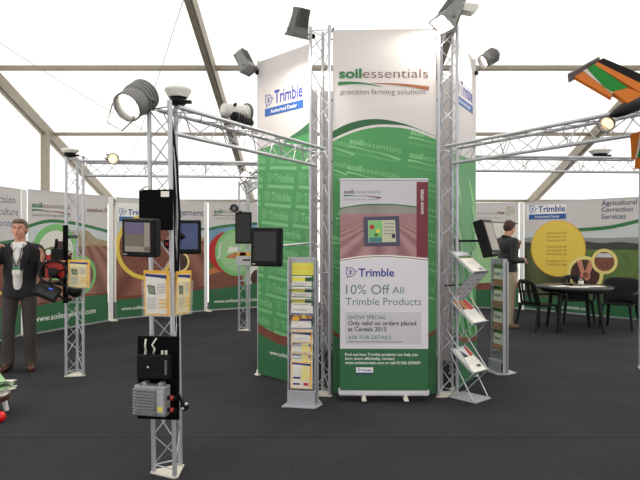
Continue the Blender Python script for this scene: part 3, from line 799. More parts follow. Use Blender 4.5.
# ------------------------------------------------------------------ lamps
def flood(label, head, aim, hook, kind='box', size=1.0, lit=None, name='floodlight', watts=0, spread=100, colour='lamp_grey', extra=None, length=1.0):
    """a lamp head at HEAD looking towards AIM, clamped by its yoke to HOOK"""
    head = Vector(head); f = (Vector(aim) - head).normalized()
    q = f.to_track_quat('Y', 'Z'); root = thing(name, label, 'lamp', head, q.to_euler(), 'lamps on the trusses')
    inv = (Matrix.Translation(head) @ q.to_matrix().to_4x4()).inverted()
    L = lambda p: inv @ Vector(p)
    s = size; m = MB(); g = -.1 * (2 * length - 1)
    if kind == 'box':
        m.add([(-.09 * s, g * s, -.06 * s), (.09 * s, g * s, -.06 * s), (.09 * s, g * s, .06 * s), (-.09 * s, g * s, .06 * s),
               (-.125 * s, .07 * s, -.095 * s), (.125 * s, .07 * s, -.095 * s), (.125 * s, .07 * s, .095 * s), (-.125 * s, .07 * s, .095 * s)],
              [(0, 3, 2, 1), (4, 5, 6, 7), (0, 1, 5, 4), (1, 2, 6, 5), (2, 3, 7, 6), (3, 0, 4, 7)], colour)
        ho = m.build('housing', root, bevel=.012 * s)
        m = MB()
        for k in range(7):
            m.box(((-.075 + .025 * k) * s, (g - .015) * s, 0), (.007 * s, .04 * s, .11 * s), colour)
            for q_ in (-1, 1): m.box(((-.075 + .025 * k) * s, (g + .03) * s * .75, q_ * .078 * s), (.008 * s, .14 * s * length, .03 * s), 'lamp_dark')
        m.build('cooling_fins', ho)
        m = MB()
        for sx, sz, w, h in ((0, .098, .27, .012), (0, -.098, .27, .012), (.13, 0, .012, .2), (-.13, 0, .012, .2)): m.box((sx * s, .08 * s, sz * s), (w * s, .03 * s, h * s), colour)
        m.build('front_frame', root, bevel=.003)
        m = MB(); m.box((0, .079 * s, 0), (.235 * s, .004, .175 * s), lit or 'lens_off'); m.build('lens', ho)
        hw = .14 * s
    elif kind == 'can':
        m.lathe([(.03 * s, -.17 * s), (.07 * s, -.155 * s), (.095 * s, -.1 * s), (.1 * s, .0), (.105 * s, .13 * s), (.095 * s, .13 * s), (.09 * s, .02 * s)], colour, R=Euler((-pi / 2, 0, 0)).to_matrix())
        ho = m.build('housing', root)
        m = MB()
        for k in range(4): m.lathe([(.1 * s, 0), (.115 * s, .0), (.115 * s, .012 * s), (.1 * s, .012 * s)], colour, (0, (-.1 + .03 * k) * s, 0), Euler((-pi / 2, 0, 0)).to_matrix())
        m.build('cooling_fins', ho)
        m = MB(); m.lathe([(0, .085 * s), (.06 * s, .08 * s), (.093 * s, .06 * s)], lit or 'lens_off', R=Euler((-pi / 2, 0, 0)).to_matrix()); m.build('lens', ho)
        hw = .12 * s
    else:   # par: slim tin with open front
        m.lathe([(.025 * s, -.16 * s), (.05 * s, -.15 * s), (.06 * s, -.06 * s), (.07 * s, .06 * s), (.078 * s, .1 * s), (.07 * s, .1 * s), (.06 * s, .02 * s)], colour, R=Euler((-pi / 2, 0, 0)).to_matrix())
        ho = m.build('housing', root)
        m = MB(); m.lathe([(.079 * s, 0), (.088 * s, 0), (.088 * s, .014 * s), (.079 * s, .014 * s), (.079 * s, 0)], 'lamp_dark', (0, .085 * s, 0), Euler((-pi / 2, 0, 0)).to_matrix(), cap=False); m.build('front_ring', root)
        m = MB(); m.lathe([(0, .05 * s), (.045 * s, .045 * s), (.065 * s, .03 * s)], lit or 'lens_off', R=Euler((-pi / 2, 0, 0)).to_matrix()); m.build('lens', ho)
        for a in (.6, 2.5):
            m = MB(); m.tube((.06 * s * cos(a), -.08 * s, .06 * s * sin(a)), (.085 * s * cos(a), -.08 * s, .085 * s * sin(a)), .012 * s, 'black_plastic', 8); m.build('knob', ho)
        hw = .09 * s
    h = L(hook); mid = h * .55
    m = MB(); m.path([(-hw, 0, 0), (-hw * 1.02, mid.y * .6, mid.z * .6), mid * 1.0, (hw * 1.02, mid.y * .6, mid.z * .6), (hw, 0, 0)], .008 * s + .002, colour, 6)
    m.tube(mid, h, .009 * s + .002, colour, 8); m.build('yoke', root)
    m = MB(); m.ell(h, (.026, .026, .026), 'black_plastic', nu=10, nv=8); m.build('clamp', root)
    if extra: extra(root, s)
    if watts:
        ld = bpy.data.lights.new('bulb', 'SPOT'); ld.energy = watts; ld.spot_size = radians(spread); ld.spot_blend = .6; ld.shadow_soft_size = .07 * s; ld.color = (1, .9, .76)
        lo = bpy.data.objects.new('bulb', ld); C.objects.link(lo); lo.parent = root; lo.location = (0, .11 * s, 0); lo.rotation_euler = (pi / 2, 0, 0)
    return root
def visor(root, s):
    m = MB()
    for a in (-.1, .1): m.tube((a * s, .13 * s, .04 * s), (a * 1.1 * s, .24 * s, -.05 * s), .004, 'lamp_dark', 6)
    m.path([(-.11 * s, .24 * s, -.05 * s), (0, .26 * s, -.11 * s), (.11 * s, .24 * s, -.05 * s)], .004, 'lamp_dark', 6); m.tube((0, .13 * s, -.1 * s), (0, .26 * s, -.11 * s), .004, 'lamp_dark', 6)
    m.build('lens_guard', root)
flood('big round floodlight shining at the head of the front truss column', P(137, 100, 3.74), P(108, 121, 3.5), (FL[0] - .12, FL[1], 2.42), 'can', .92, 'lens_lit', watts=60, spread=110, extra=visor)
DOWN = lambda p, x, y, z: Vector(p) + Vector((x, y, z))
p_ = P(298, 30, 5.55); flood('dark boxy floodlight at the tower top shining down on the dealer banner', p_, DOWN(p_, -.22, .32, -1), (VL[0] - .08, VL[1], 3.55), 'box', .72, 'lens_lit', watts=80, spread=130, colour='lamp_dark', length=1.7)
p_ = P(247, 66, 6.5); flood('grey boxy floodlight off the far edge of the dealer banner', p_, DOWN(p_, .42, -.2, -.85), (-.71, 6.56, 3.42), 'box', .72, None, colour='lamp_grey', length=1.6)
p_ = P(446, 19, 5.6); flood('ribbed grey floodlight with glowing face over the top corner of tall front banner', p_, DOWN(p_, -.55, -.22, -.8), (VR[0], VR[1] - .03, 3.63), 'box', .88, 'lens_lit', watts=45, spread=130, colour='lamp_grey', length=1.7)
flood('round floodlight on short arm shining back at the narrow angled banner', P(489, 58, 6.25), (1.6, 6.2, 3.34), (1.75, 6.5, 3.4), 'can', .72, 'lens_lit', watts=14, spread=130, colour='lamp_grey')
flood('small tin spotlight facing us on the back beam by the suited man\'s column', P(112, 158, 6.36), P(124, 166, 5.9), P(108, 160, 6.5), 'par', .72, 'lens_warm', name='spotlight', colour='lamp_white')
flood('small glowing spotlight above the far column with the black screen', P(246, 176, 9.5), P(230, 186, 8), (BL[0], BL[1] - .09, 2.48), 'par', 1.1, 'lens_lit', name='spotlight', watts=8, colour='lamp_white')
flood('pale tin spotlight lying on the sloping front beam before the dealer banner', P(238, 112, 4.5), P(270, 118, 4.75), (-.60, 4.56, 2.43), 'par', .92, None, name='spotlight', colour='lamp_white')
flood('small pale spotlight under the striped drone wing on the sloping beam', P(609, 122, 4.3), P(596, 133, 4.1), (2.13, 4.32, 2.44), 'par', .7, 'lens_warm', name='spotlight', colour='lamp_white')
flood('small black spotlight head on the far column above its black screen', P(234, 208, 9.5), P(240, 214, 8), (BL[0] - .07, BL[1] - .05, 1.98), 'par', .75, None, name='spotlight', colour='black_plastic')
# battery pack and floodlight ballast
r = thing('lamp_ballast', 'black ribbed ballast slung under the pale tin spotlight', 'ballast', P(242, 119.5, 4.5), (0, radians(4), radians(60)))
m = MB(); m.lathe([(.0, -.12), (.03, -.115), (.036, -.1), (.036, .1), (.03, .115), (0, .12)], 'black_plastic', R=Euler((0, pi / 2, 0)).to_matrix()); m.build('casing', r)
m = MB()
for k in range(6): m.lathe([(.036, 0), (.041, 0), (.041, .01), (.036, .01)], 'dark_grey', (-.09 + k * .033, 0, 0), Euler((0, pi / 2, 0)).to_matrix())
m.build('rib', r)
r = thing('floodlight_gear_box', 'pale gear box on an arm behind the ribbed floodlight at the tower top', 'gear box', P(466, 9, 5.65), (0, radians(12), 0))
m = MB(); m.prism([(-.1, .03), (.1, .05), (.11, .02), (.07, -.04), (-.1, -.045)], -.06, .06, 'lamp_white'); m.build('casing', r, bevel=.008)
m = MB(); m.tube((-.09, 0, -.03), (-.17, .03, -.14), .01, 'lamp_dark'); m.build('bracket', r)

# receiver domes on the beams
def dome(label, loc, rr, h, name='receiver_dome', cat='receiver', stalk=.05, rod=None):
    r = thing(name, label, cat, loc, 0, 'receivers on the beams')
    m = MB(); m.lathe([(rr * .72, 0), (rr * .98, h * .55), (rr, h * .62), (rr * .95, h * .75), (rr * .7, h * .92), (rr * .35, h), (0, h)], 'offwhite', (0, 0, stalk), n=28); m.build('cover', r)
    m = MB(); m.lathe([(rr * .5, 0), (rr * .62, .012), (rr * .62, stalk - .002), (rr * .3, stalk)], 'black_plastic', n=20); m.box((rr * .55, 0, stalk * .4), (rr * .9, .03, .02), 'black_plastic'); m.build('mount', r)
    if rod:
        m = MB(); m.tube((0, 0, stalk), rod, .004, 'black_plastic', 6); m.build('cable', r)
    return r
dome('wide pale receiver dome standing on the front column\'s beam', P(178, 105, 3.9), .09, .078)
dome('flat white receiver dome atop the suited man\'s column', P(70, 157, 6.5), .1, .05, stalk=.045, rod=(.2, 0, -.02))
dome('shallow white receiver dish on the level beam toward the table', P(600, 156.5, 6.84), .13, .06, stalk=.03, rod=(.06, -.02, .14))

# ------------------------------------------------------------------ monitors on arms
def monitor(label, loc, rot, w, h, joint, screen='screen_glass', d=.05, parts=None, name='field_display', arm='black_plastic'):
    """casing centred on LOC, facing local -y; JOINT is the world point its arm is clamped to"""
    root = thing(name, label, 'display', loc, rot, 'displays on the trusses')
    inv = (Matrix.Translation(Vector(loc)) @ Euler(rot).to_matrix().to_4x4()).inverted(); j = inv @ Vector(joint)
    m = MB(); m.box((0, 0, 0), (w, d, h), 'black_plastic'); ca = m.build('casing', root, bevel=.012)
    m = MB(); m.box((0, -d / 2 - .001, 0), (w * .93, .006, h * .93), 'black_plastic'); m.build('bezel', ca, bevel=.004)
    m = MB(); m.box((-.01 * w, -d / 2 - .0045, .02 * h), (w * .76, .003, h * .76), screen)
    y = -d / 2 - .0072
    for (x0, z0, x1, z1, mm) in parts or (): m.box(((x0 + x1) / 2 * w, y, (z0 + z1) / 2 * h), ((x1 - x0) * w, .002, (z1 - z0) * h), mm)
    m.build('screen', ca)
    m = MB(); m.box((-.38 * w, y + .003, -.44 * h), (.1 * w, .003, .02 * h), 'lamp_white'); m.build('badge', ca)
    m = MB(); k = Vector((0, d / 2 + .03, 0)); m.box((0, d / 2 + .01, 0), (.07, .024, .07), 'black_plastic'); m.ell(k, (.022, .022, .022), 'black_plastic', nu=10, nv=8)
    m.tube(k, j, .011, arm); m.build('arm', root)
    m = MB(); m.ell(j, (.024, .024, .024), arm, nu=10, nv=8); m.build('clamp', root)
    return root
col_l = (FL[0] - .1, FL[1] - .02); col_f = (FL[0] + .055, FL[1] - .09); col_r = (FL[0] + .05, FL[1] + .1)
monitor('tilted black display with violet and tan screen on the front truss column', P(141.5, 237.5, 3.52), (radians(4), radians(2), radians(-16)), .232, .232, (col_l[0], col_l[1], 1.55), 'screen_tan', .07,
        (( -.37, .1, .18, .40, 'screen_violet'), (.2, -.34, .36, .4, 'screen_pale'), (-.37, -.36, .36, -.22, 'screen_pale')))
monitor('black display with dark blue screen behind the front truss column', P(188, 237, 4.02), (0, 0, radians(12)), .18, .235, (col_r[0], col_r[1], 1.56), 'screen_blue', .04)
monitor('large dark display on a horizontal arm before the dealer banner', P(267, 247, 5.55), (0, radians(1), radians(-14)), .30, .37, (VL[0] - .1, VL[1] + .03, 1.5), 'screen_dark', .09, arm='aluminium')
monitor('dark display seen from its edge beside the zigzag stand', P(487, 238.5, 5.75), (radians(-17), 0, radians(54)), .27, .37, (VR[0] + .11, VR[1] + .02, 1.52), 'screen_pale', .1)
# far column screen and grey box
r = thing('screen_panel', 'tall black screen fixed to the far truss column', 'screen', P(243.5, 228, 9.55), 0)
m = MB(); m.box((0, 0, 0), (.27, .03, .52), 'black_plastic'); m.build('casing', r, bevel=.008)
m = MB(); m.box((0, -.017, 0), (.23, .004, .46), 'screen_dark'); m.build('screen', r)
m = MB(); m.box((0, .05, .1), (.06, .08, .04), 'dark_grey'); m.build('bracket', r)
r = thing('document_box', 'small grey box low on the far truss column', 'box', P(245, 260.5, 9.52), 0)
m = MB(); m.box((0, 0, 0), (.27, .1, .17), 'panel_grey'); m.build('body', r, bevel=.008)
m = MB(); m.box((-.02, .13, .02), (.05, .16, .03), 'dark_grey'); m.build('bracket', r)
m = MB(); m.box((.03, -.052, .01), (.12, .004, .03), 'logo_brown'); m.build('label', r)
m = MB(); m.box((0, -.02, .1), (.25, .06, .05), 'leaflet_orange'); m.box((-.03, -.03, .11), (.1, .04, .06), 'red_print'); m.build('leaflets', r)

# ------------------------------------------------------------------ black boards and boxes on the front column
r = thing('control_board', 'upper black board with white sticker on the front truss column', 'board', (-1.02 - .03, FL[1] - .125, 0), radians(-8), 'black boards')
m = MB(); m.box((0, 0, 1.73), (.225, .02, .26), 'black_board'); m.build('board', r, bevel=.003)
m = MB(); m.box((.065, -.0115, 1.83), (.055, .002, .036), 'paper'); m.build('sticker', r)
m = MB(); m.path([(-.1, -.015, 1.855), (-.06, -.03, 1.875), (-.03, -.02, 1.885)], .006, 'cable_white', 6); m.build('strap', r)
for z in (1.79, 1.68):
    m = MB(); m.box((0, .025, z), (.16, .035, .03), 'dark_grey'); m.build('bracket', r)
r = thing('control_board', 'lower black board carrying the finned grey box on the front column', 'board', (FL[0] - .038, FL[1] - .13, .012), radians(-6), 'black boards')
m = MB(); m.box((0, 0, .645), (.272, .02, .53), 'black_board'); m.build('board', r, bevel=.003)
for z in (.8, .5):
    m = MB(); m.box((0, .025, z), (.16, .035, .03), 'dark_grey'); m.build('bracket', r)
r = thing('controller_box', 'black controller box above the finned grey box on lower board', 'controller', (FL[0] - .05, FL[1] - .175, .68), radians(-6))
m = MB(); m.box((0, 0, .06), (.215, .06, .15), 'black_plastic'); m.build('casing', r, bevel=.008)
m = MB(); m.box((.085, -.0315, .06), (.014, .002, .09), 'grey_text'); m.build('badge', r)
for x in (-.06, .05, .075):
    m = MB(); m.tube((x, 0, .13), (x, 0, .16), .008, 'lamp_white', 8); m.build('connector', r)
m = MB(); m.path([(-.05, -.01, .15), (-.055, -.02, .19), (-.045, -.03, .235)], .006, 'cable_white', 6); m.path([(0, -.02, .14), (.012, -.03, .175), (-.005, -.03, .2), (.02, -.02, .24)], .006, 'cable_white', 6); m.build('cable', r)
m = MB(); m.lathe([(0, 0), (.007, 0), (.006, .006), (0, .006)], 'lamp_white', (-.03, -.031, .06), Euler((pi / 2, 0, 0)).to_matrix(), n=12); m.build('indicator', r)
r = thing('finned_unit', 'grey finned metal box bolted low on the front column board', 'control unit', (FL[0] - .058, FL[1] - .2, .44), radians(-12))
m = MB(); m.box((0, 0, .095), (.215, .075, .19), 'case_grey'); m.build('casing', r, bevel=.01)
m = MB()
for k in range(9): m.box((-.03, -.045, .02 + k * .0185), (.15, .022, .008), 'case_grey')
m.build('cooling_fins', r)
m = MB(); m.box((.075, -.0395, .1), (.045, .004, .15), 'rack_grey'); m.build('face_plate', r)
m = MB(); m.box((.075, -.043, .05), (.03, .003, .03), 'leaflet_yellow'); m.build('warning_sticker', r)
for x in (-.05, .06):
    m = MB(); m.box((x, .01, .195), (.03, .05, .025), 'case_grey'); m.build('lug', r, bevel=.004)
for z in (.04, .115):
    m = MB(); m.tube((.105, 0, z), (.13, -.005, z), .013, 'black_plastic', 10); m.tube((.13, -.005, z), (.15, -.005, z), .015, 'connector_red', 10); m.tube((.15, -.005, z), (.162, -.005, z), .016, 'black_plastic', 10); m.build('connector', r)
r = thing('joystick', 'black and silver joystick knob at the side of the lower board', 'joystick', (FL[0] + .125, FL[1] - .2, .5), 0)
m = MB(); m.path([(-.05, .06, .07), (-.01, .03, .03), (.01, .0, 0)], .011, 'black_plastic'); m.build('stem', r)
m = MB(); m.ell((.02, 0, -.005), (.028, .024, .03), 'black_plastic'); m.build('grip', r)
m = MB(); m.ell((.035, -.018, .012), (.012, .01, .012), 'aluminium', nu=10, nv=8); m.ell((.012, -.022, -.015), (.012, .008, .01), 'aluminium', nu=10, nv=8); m.build('button', r)
m = MB(); 
m.path([(FL[0] - .0, FL[1] + .03, 2.3), (FL[0] + .02, FL[1] - .02, 2.1), (FL[0] + .035, FL[1] - .01, 1.8), (FL[0] + .03, FL[1] - .02, 1.55), (FL[0] + .045, FL[1], 1.3), (FL[0] + .02, FL[1] - .01, 1.1), (FL[0] + .03, FL[1], .9)], .012, 'rubber', 8)
m.path([(FL[0] + .0, FL[1] + .04, 2.35), (FL[0] + .04, FL[1] + .03, 2.05), (FL[0] + .055, FL[1] + .04, 1.7), (FL[0] + .04, FL[1] + .05, 1.2), (FL[0] + .05, FL[1] + .03, .6)], .008, 'rubber', 8)
tag(m.build('cable_bundle'), 'black cable bundle running down inside the front truss column', 'cable')
r = thing('red_knob', 'small red emergency knob between the two displays on the front column', 'knob', (FL[0] - .0, FL[1] - .06, 1.51), 0)
m = MB(); m.lathe([(.0, .0), (.010, .0), (.012, .008), (.008, .014), (0, .015)], 'knob_red', R=Euler((pi / 2, 0, 0)).to_matrix(), n=14); m.build('button', r)
m = MB(); m.box((0, .02, 0), (.05, .04, .06), 'black_plastic'); m.build('base', r, bevel=.005)

def leaflet_art(p, w, h, base=0.0, rim=True, kind=0, paper='paper'):
    if rim: p.rect(.03 * w, base + .02 * h, .97 * w, base + .97 * h, 'leaflet_orange')
    p.rect(.07 * w, base + .04 * h, .87 * w, base + .93 * h, paper)
    p.poly([(.06 * w, base + .93 * h), (.06 * w, base + .87 * h), (.5 * w, base + .85 * h), (.92 * w, base + .82 * h), (.92 * w, base + .9 * h)], 'navy_print')
    if kind == 0:
        p.poly([(.14 * w, base + .68 * h), (.44 * w, base + .66 * h), (.47 * w, base + .46 * h), (.2 * w, base + .48 * h)], 'black_plastic')
        p.poly([(.19 * w, base + .65 * h), (.4 * w, base + .64 * h), (.42 * w, base + .49 * h), (.23 * w, base + .5 * h)], 'field_green')
        for k in range(6): p.rect(.55 * w, base + (.7 - k * .04) * h, .85 * w, base + (.715 - k * .04) * h, 'hill_print')
        for k in range(3): p.rect(.6 * w, base + (.33 - k * .08) * h, .9 * w, base + (.37 - k * .08) * h, 'leaflet_orange')
        for k in range(6): p.rect(.15 * w, base + (.38 - k * .045) * h, .5 * w, base + (.395 - k * .045) * h, 'hill_print')
def holder(label, loc, rot, w=.21, h=.3, paper='paper'):
    """clear wall pocket with a leaflet standing in it (the leaflet is a thing of its own)"""
    r = thing('leaflet_holder', label[0], 'leaflet holder', loc, rot, 'clear leaflet holders')
    m = MB(); m.box((0, .012, 0), (w + .02, .004, h), 'clear_plastic'); m.box((0, -.022, -.03), (w + .02, .003, h * .78), 'clear_plastic')
    for s in (-1, 1): m.box((s * (w / 2 + .009), -.005, -.03), (.003, .034, h * .8), 'clear_plastic')
    m.box((0, -.005, -h / 2 + .003), (w + .02, .034, .003), 'clear_plastic'); m.build('pocket', r)
    m = MB(); m.box((0, .03, h * .3), (.1, .03, .02), 'black_plastic'); m.build('bracket', r)
    p = Print(-w / 2, -h / 2, w / 2, h / 2, y=-.012); b = Print(0, 0, w, h, y=-.012); leaflet_art(b, w, h, paper=paper)
    s = MB(); s.box((w / 2, -.007, h / 2), (w, .009, h), 'leaflet_orange'); b.finish(None, s, False)
    o = s.build('leaflet', fix=False); T = Matrix.Translation(Vector(loc)) @ Euler(rot).to_matrix().to_4x4()
    o.matrix_world = T @ Matrix.Translation((-w / 2, 0, -h / 2 + .008)); tag(o, label[1], 'leaflet', 'orange rimmed leaflets')
holder(('clear leaflet pocket below the violet screen display on the front column', 'orange rimmed leaflet with small screen picture facing us on the front column'), P(157.5, 294, 3.68), (radians(3), 0, radians(-14)), .175, .285)
holder(('clear leaflet pocket turned sideways on the front column', 'orange rimmed leaflet turned away to the side on the front column'), P(182, 293.5, 3.84), (radians(3), 0, radians(64)), .15, .285, 'cream_paper')
holder(('clear leaflet pocket on the suited man\'s truss column', 'pale yellow leaflet below orange edge on suited man\'s column'), P(79, 274.5, 6.38), (0, 0, radians(6)), .225, .31, 'cream_paper')

# steering wheel, its column and display on the truss beside the suited man
r = thing('steering_wheel', 'black steering wheel on a bracket beside the suited man', 'steering wheel', P(53, 272, 6.2), (radians(60), radians(12), radians(12)))
m = MB(); n = 40
m.path([(.135 * cos(2 * pi * i / n), .135 * sin(2 * pi * i / n), 0) for i in range(n + 1)], .014, 'black_plastic', 10); m.build('rim', r)
for a in (.5, 2.6, 4.7):
    m = MB(); m.tube((.03 * cos(a), .03 * sin(a), -.02), (.13 * cos(a), .13 * sin(a), 0), .011, 'black_plastic', 8); m.build('spoke', r)
m = MB(); m.lathe([(0, .01), (.04, .008), (.055, -.01), (.05, -.05), (.03, -.07), (.0, -.07)], 'black_plastic'); m.build('hub', r)
m = MB(); m.tube((0, 0, -.07), (.1, .02, -.2), .02, 'black_plastic'); m.build('shaft', r)
r = thing('mounting_post', 'black upright post clamped to the suited man\'s truss column', 'post', P(65.5, 264, 6.4), 0)
m = MB(); m.box((0, 0, 0), (.05, .03, .86), 'black_board'); m.build('bar', r, bevel=.004)
for z in (-.3, .3):
    m = MB(); m.box((.05, .06, z), (.09, .07, .035), 'dark_grey'); m.build('bracket', r)
r = thing('driver_display', 'black tablet tilted under the steering wheel by the suited man', 'display', P(47.5, 291.5, 6.2), (radians(-30), radians(24), radians(10)))
m = MB(); m.box((0, 0, 0), (.25, .05, .17), 'black_plastic'); m.build('casing', r, bevel=.012)
m = MB(); m.box((0, -.0262, .0), (.2, .003, .12), 'screen_dark'); m.build('screen', r)
m = MB(); m.box((.02, -.029, .03), (.04, .003, .012), 'led_blue'); m.build('light', r)
m = MB(); m.path([(.1, .03, .02), (.18, .06, .01), (.24, .1, .05)], .014, 'black_plastic'); m.build('arm', r)
r = thing('motor_unit', 'black motor block low on the suited man\'s truss column', 'motor', P(74, 291, 6.4), (0, radians(20), 0))
m = MB(); m.lathe([(0, -.07), (.05, -.07), (.06, -.05), (.06, .05), (.045, .07), (0, .07)], 'black_plastic', R=Euler((0, pi / 2, 0)).to_matrix()); m.build('body', r)
m = MB(); m.path([(-.06, 0, 0), (-.13, -.02, .03), (-.2, -.04, .02)], .018, 'black_plastic'); m.build('hose', r)
r = thing('joystick_console', 'red and black control console above the steering wheel', 'console', P(57.5, 253, 6.36), (0, 0, radians(8)))
m = MB(); m.prism([(-.06, -.075), (.07, -.075), (.06, .045), (-.05, .05)], -.05, .05, 'black_plastic'); m.build('body', r, bevel=.01)
m = MB(); m.path([(-.02, 0, .05), (-.01, -.01, .11), (.0, -.03, .15)], .016, 'black_plastic'); m.build('lever', r)
m = MB(); m.box((-.01, -.03, -.09), (.19, .12, .016), 'skin_print'); m.build('shelf', r, bevel=.004)
m = MB(); m.box((-.02, -.02, -.19), (.18, .08, .17), 'connector_red'); m.build('cover', r, bevel=.01)

# ------------------------------------------------------------------ leaflet rack beside the tower
def rack(label, loc, rz, tiers, h=1.36, w=.26):
    r = thing('leaflet_rack', label, 'leaflet rack', loc, rz, 'upright leaflet racks')
    m = MB(); m.box((0, .03, h / 2 + .01), (w, .012, h), 'rack_grey'); m.build('back_panel', r, bevel=.003)
    for s in (-1, 1):
        m = MB(); m.box((s * (w / 2 - .004), .005, h / 2 + .01), (.008, .06, h), 'rack_grey'); m.tube((s * (w / 2 + .01), .03, .02), (s * (w / 2 + .01), .03, h * .985), .01, 'aluminium'); m.build('side_rail', r)
    m = MB(); m.prism([(-.17, -.13), (.15, -.13), (.19, .0), (.14, .14), (-.13, .14)], .0015, .014, 'rack_grey', 'z'); m.build('base_plate', r, bevel=.003)
    m = MB(); m.box((0, -.06, .075), (w, .01, .13), 'rack_grey'); m.box((0, -.015, .135), (w, .09, .008), 'rack_grey'); m.build('kick_plate', r, bevel=.003)
    for z in tiers:
        m = MB(); m.box((0, -.036, z + .04), (w - .02, .003, .06), 'clear_plastic'); m.box((0, -.006, z - .003), (w - .02, .058, .004), 'rack_grey'); m.build('pocket', r)
    return r, Matrix.Translation(Vector(loc)) @ Matrix.Rotation(rz, 4, 'Z')
def leaflet(T, z, hh, design, label, group, w=.205, y=-.012, tilt=5):
    p = Print(0, 0, w, hh, y=-.003); design(p, w, hh); s = MB(); s.box((w / 2, 0, hh / 2), (w, .0045, hh), 'paper'); p.finish(None, s, False)
    o = s.build('leaflet', fix=False); o.matrix_world = T @ Matrix.Translation((-w / 2, y, z)) @ Matrix.Rotation(radians(-tilt), 4, 'X'); tag(o, label, 'leaflet', group); return o
def lf_yellow(p, w, h):
    p.rect(0, 0, w, h, 'leaflet_yellow'); p.rect(.03, .03, w - .03, h * .5, 'pale_yellow'); p.rect(.02, h * .8, w * .9, h * .86, 'ring_yellow')
def lf_green(p, w, h):
    p.rect(0, 0, w, h, 'deep_green'); p.rect(0, 0, w * .92, h * .97, 'paper'); p.rect(.0, h * .8, w * .62, h * .93, 'leaflet_yellow'); p.rect(w * .62, h * .8, w * .92, h * .93, 'dark_green')
    for k in range(3): p.rect(.02, h * (.74 - .04 * k), w * (.8 - .1 * k), h * (.755 - .04 * k), 'hill_print')
def lf_food(p, w, h):
    p.rect(0, 0, w, h, 'paper'); p.rect(0, 0, w, h * .5, 'navy_print'); p.poly([(.01, .01), (w - .01, .02), (w - .01, h * .4), (w * .5, h * .45), (.02, h * .3)], 'photo_food'); p.disc(w * .2, h * .12, .035, 'amber_print', 16)
    p.disc(w * .6, h * .3, .02, 'leaflet_yellow', 12); p.rect(.03, h * .7, w * .75, h * .74, 'bar_blue')
def lf_orange(p, w, h):
    leaflet_art(p, w, h, kind=1)
    for k in range(7): p.rect(.14 * w, (.72 - k * .05) * h, (.5 if k > 2 else .8) * w, (.735 - k * .05) * h, 'sky_print')
    p.rect(.12 * w, .14 * h, .45 * w, .2 * h, 'navy_print'); p.rect(.6 * w, .12 * h, .82 * w, .22 * h, 'red_print'); p.rect(.5 * w, .3 * h, .82 * w, .55 * h, 'pale_yellow')
RK, T = rack('grey leaflet rack full of leaflets at the tower\'s near corner', (-.165, 5.4, 0), radians(-10), (.22, .44, .56, .68, .84, .98, 1.08))
lo = 'leaflets in the rack by the tower'
z_of = lambda py: EYE + (HY - py) / F * 5.36
for k, (ztop, hh, fn, lab) in enumerate((
    (z_of(263), .29, lf_yellow, 'plain yellow leaflet, topmost in the rack beside the tower'),
    (z_of(275.5), .29, lf_green, 'uppermost of the yellow headed leaflets with green spine in the rack'),
    (z_of(286.5), .29, lf_green, 'middle one of the yellow headed leaflets with green spine in the rack'),
    (z_of(297), .29, lf_green, 'lowest yellow headed leaflet, just above the food picture leaflet'),
    (z_of(306), .14, lf_food, 'white leaflet with food picture on blue, mid rack beside the tower'),
    (z_of(330), .29, lf_orange, 'orange rimmed leaflet directly under the food picture leaflet'),
    (z_of(341), .29, lf_orange, 'second orange rimmed leaflet under the food picture leaflet'),
    (z_of(352), .29, lf_orange, 'third orange rimmed leaflet under the food picture leaflet'),
    (z_of(361), .255, lf_orange, 'lowest leaflet in the rack beside the tower, fully visible with orange rim'))):
    leaflet(T, ztop - hh, hh, fn, lab, lo, y=.012 - .0065 * k, tilt=2.0)

# slim rack beyond the zigzag stand, seen from its side
RS, T = rack('slim grey leaflet rack seen from the side beyond the zigzag stand', (2.07, 6.72, 0), radians(-73), (.25, .5, .75, 1.0), h=1.3, w=.24)
def lf_brown(p, w, h):
    p.rect(0, 0, w, h, 'paper'); p.rect(0, h * .82, w, h, 'field_green'); p.rect(0, 0, w, h * .3, 'logo_orange'); p.rect(.02, h * .5, w * .7, h * .62, 'hill_print')
for z, l in ((1.0, 'topmost white leaflet in the slim side-on rack'), (.75, 'second leaflet down in the slim side-on rack'), (.5, 'third leaflet down in the slim side-on rack'), (.25, 'lowest leaflet in the slim side-on rack')):
    leaflet(T, z, .24, lf_brown, l, 'leaflets in the slim rack', y=-.008)

# ------------------------------------------------------------------ zigzag brochure stand
al = radians(42)
ZS = thing('zigzag_stand', 'silver folding zigzag brochure stand beside the tall tower truss', 'brochure stand', (1.435, 5.62, 0), al)
TZ = Matrix.Translation((1.435, 5.62, 0)) @ Matrix.Rotation(al, 4, 'Z')
m = MB(); m.prism([(-.13, -.17), (.13, -.17), (.13, .15), (-.13, .15)], .0015, .018, 'rack_grey', 'z'); m.build('base_plate', ZS, bevel=.004)
zb = (1.215, .735, .27)
def shelf_T(z): return TZ @ Matrix.Translation((0, -.13, z)) @ Matrix.Rotation(radians(38), 4, 'X')
for z in zb:
    m = MB(); R = Euler((radians(38), 0, 0)).to_matrix()
    c = Vector((0, -.13, z)); m.box(c + R @ Vector((0, .165, 0)), (.25, .33, .006), 'rack_grey', R); m.box(c + R @ Vector((0, -.003, .014)), (.25, .006, .032), 'aluminium', R)
    for s in (-1, 1): m.box(c + R @ Vector((s * .125, .165, .006)), (.008, .33, .014), 'aluminium', R)
    m.build('shelf', ZS)
m = MB(); a = Vector((0, -.13, zb[0] - .006)); b = Vector((0, .13, zb[1] + .215)); d = (b - a); R = d.to_track_quat('Y', 'Z').to_matrix()
m.box((a + b) / 2, (.24, d.length, .005), 'panel_grey', R); m.build('link_panel', ZS)
m = MB()
for k in range(4):
    for s in (-1, 1): m.box((a + b) / 2 + R @ Vector((s * .05, -.1 + .065 * k, -.003)), (.05, .008, .002), 'dark_grey', R)
m.build('slot', ZS)
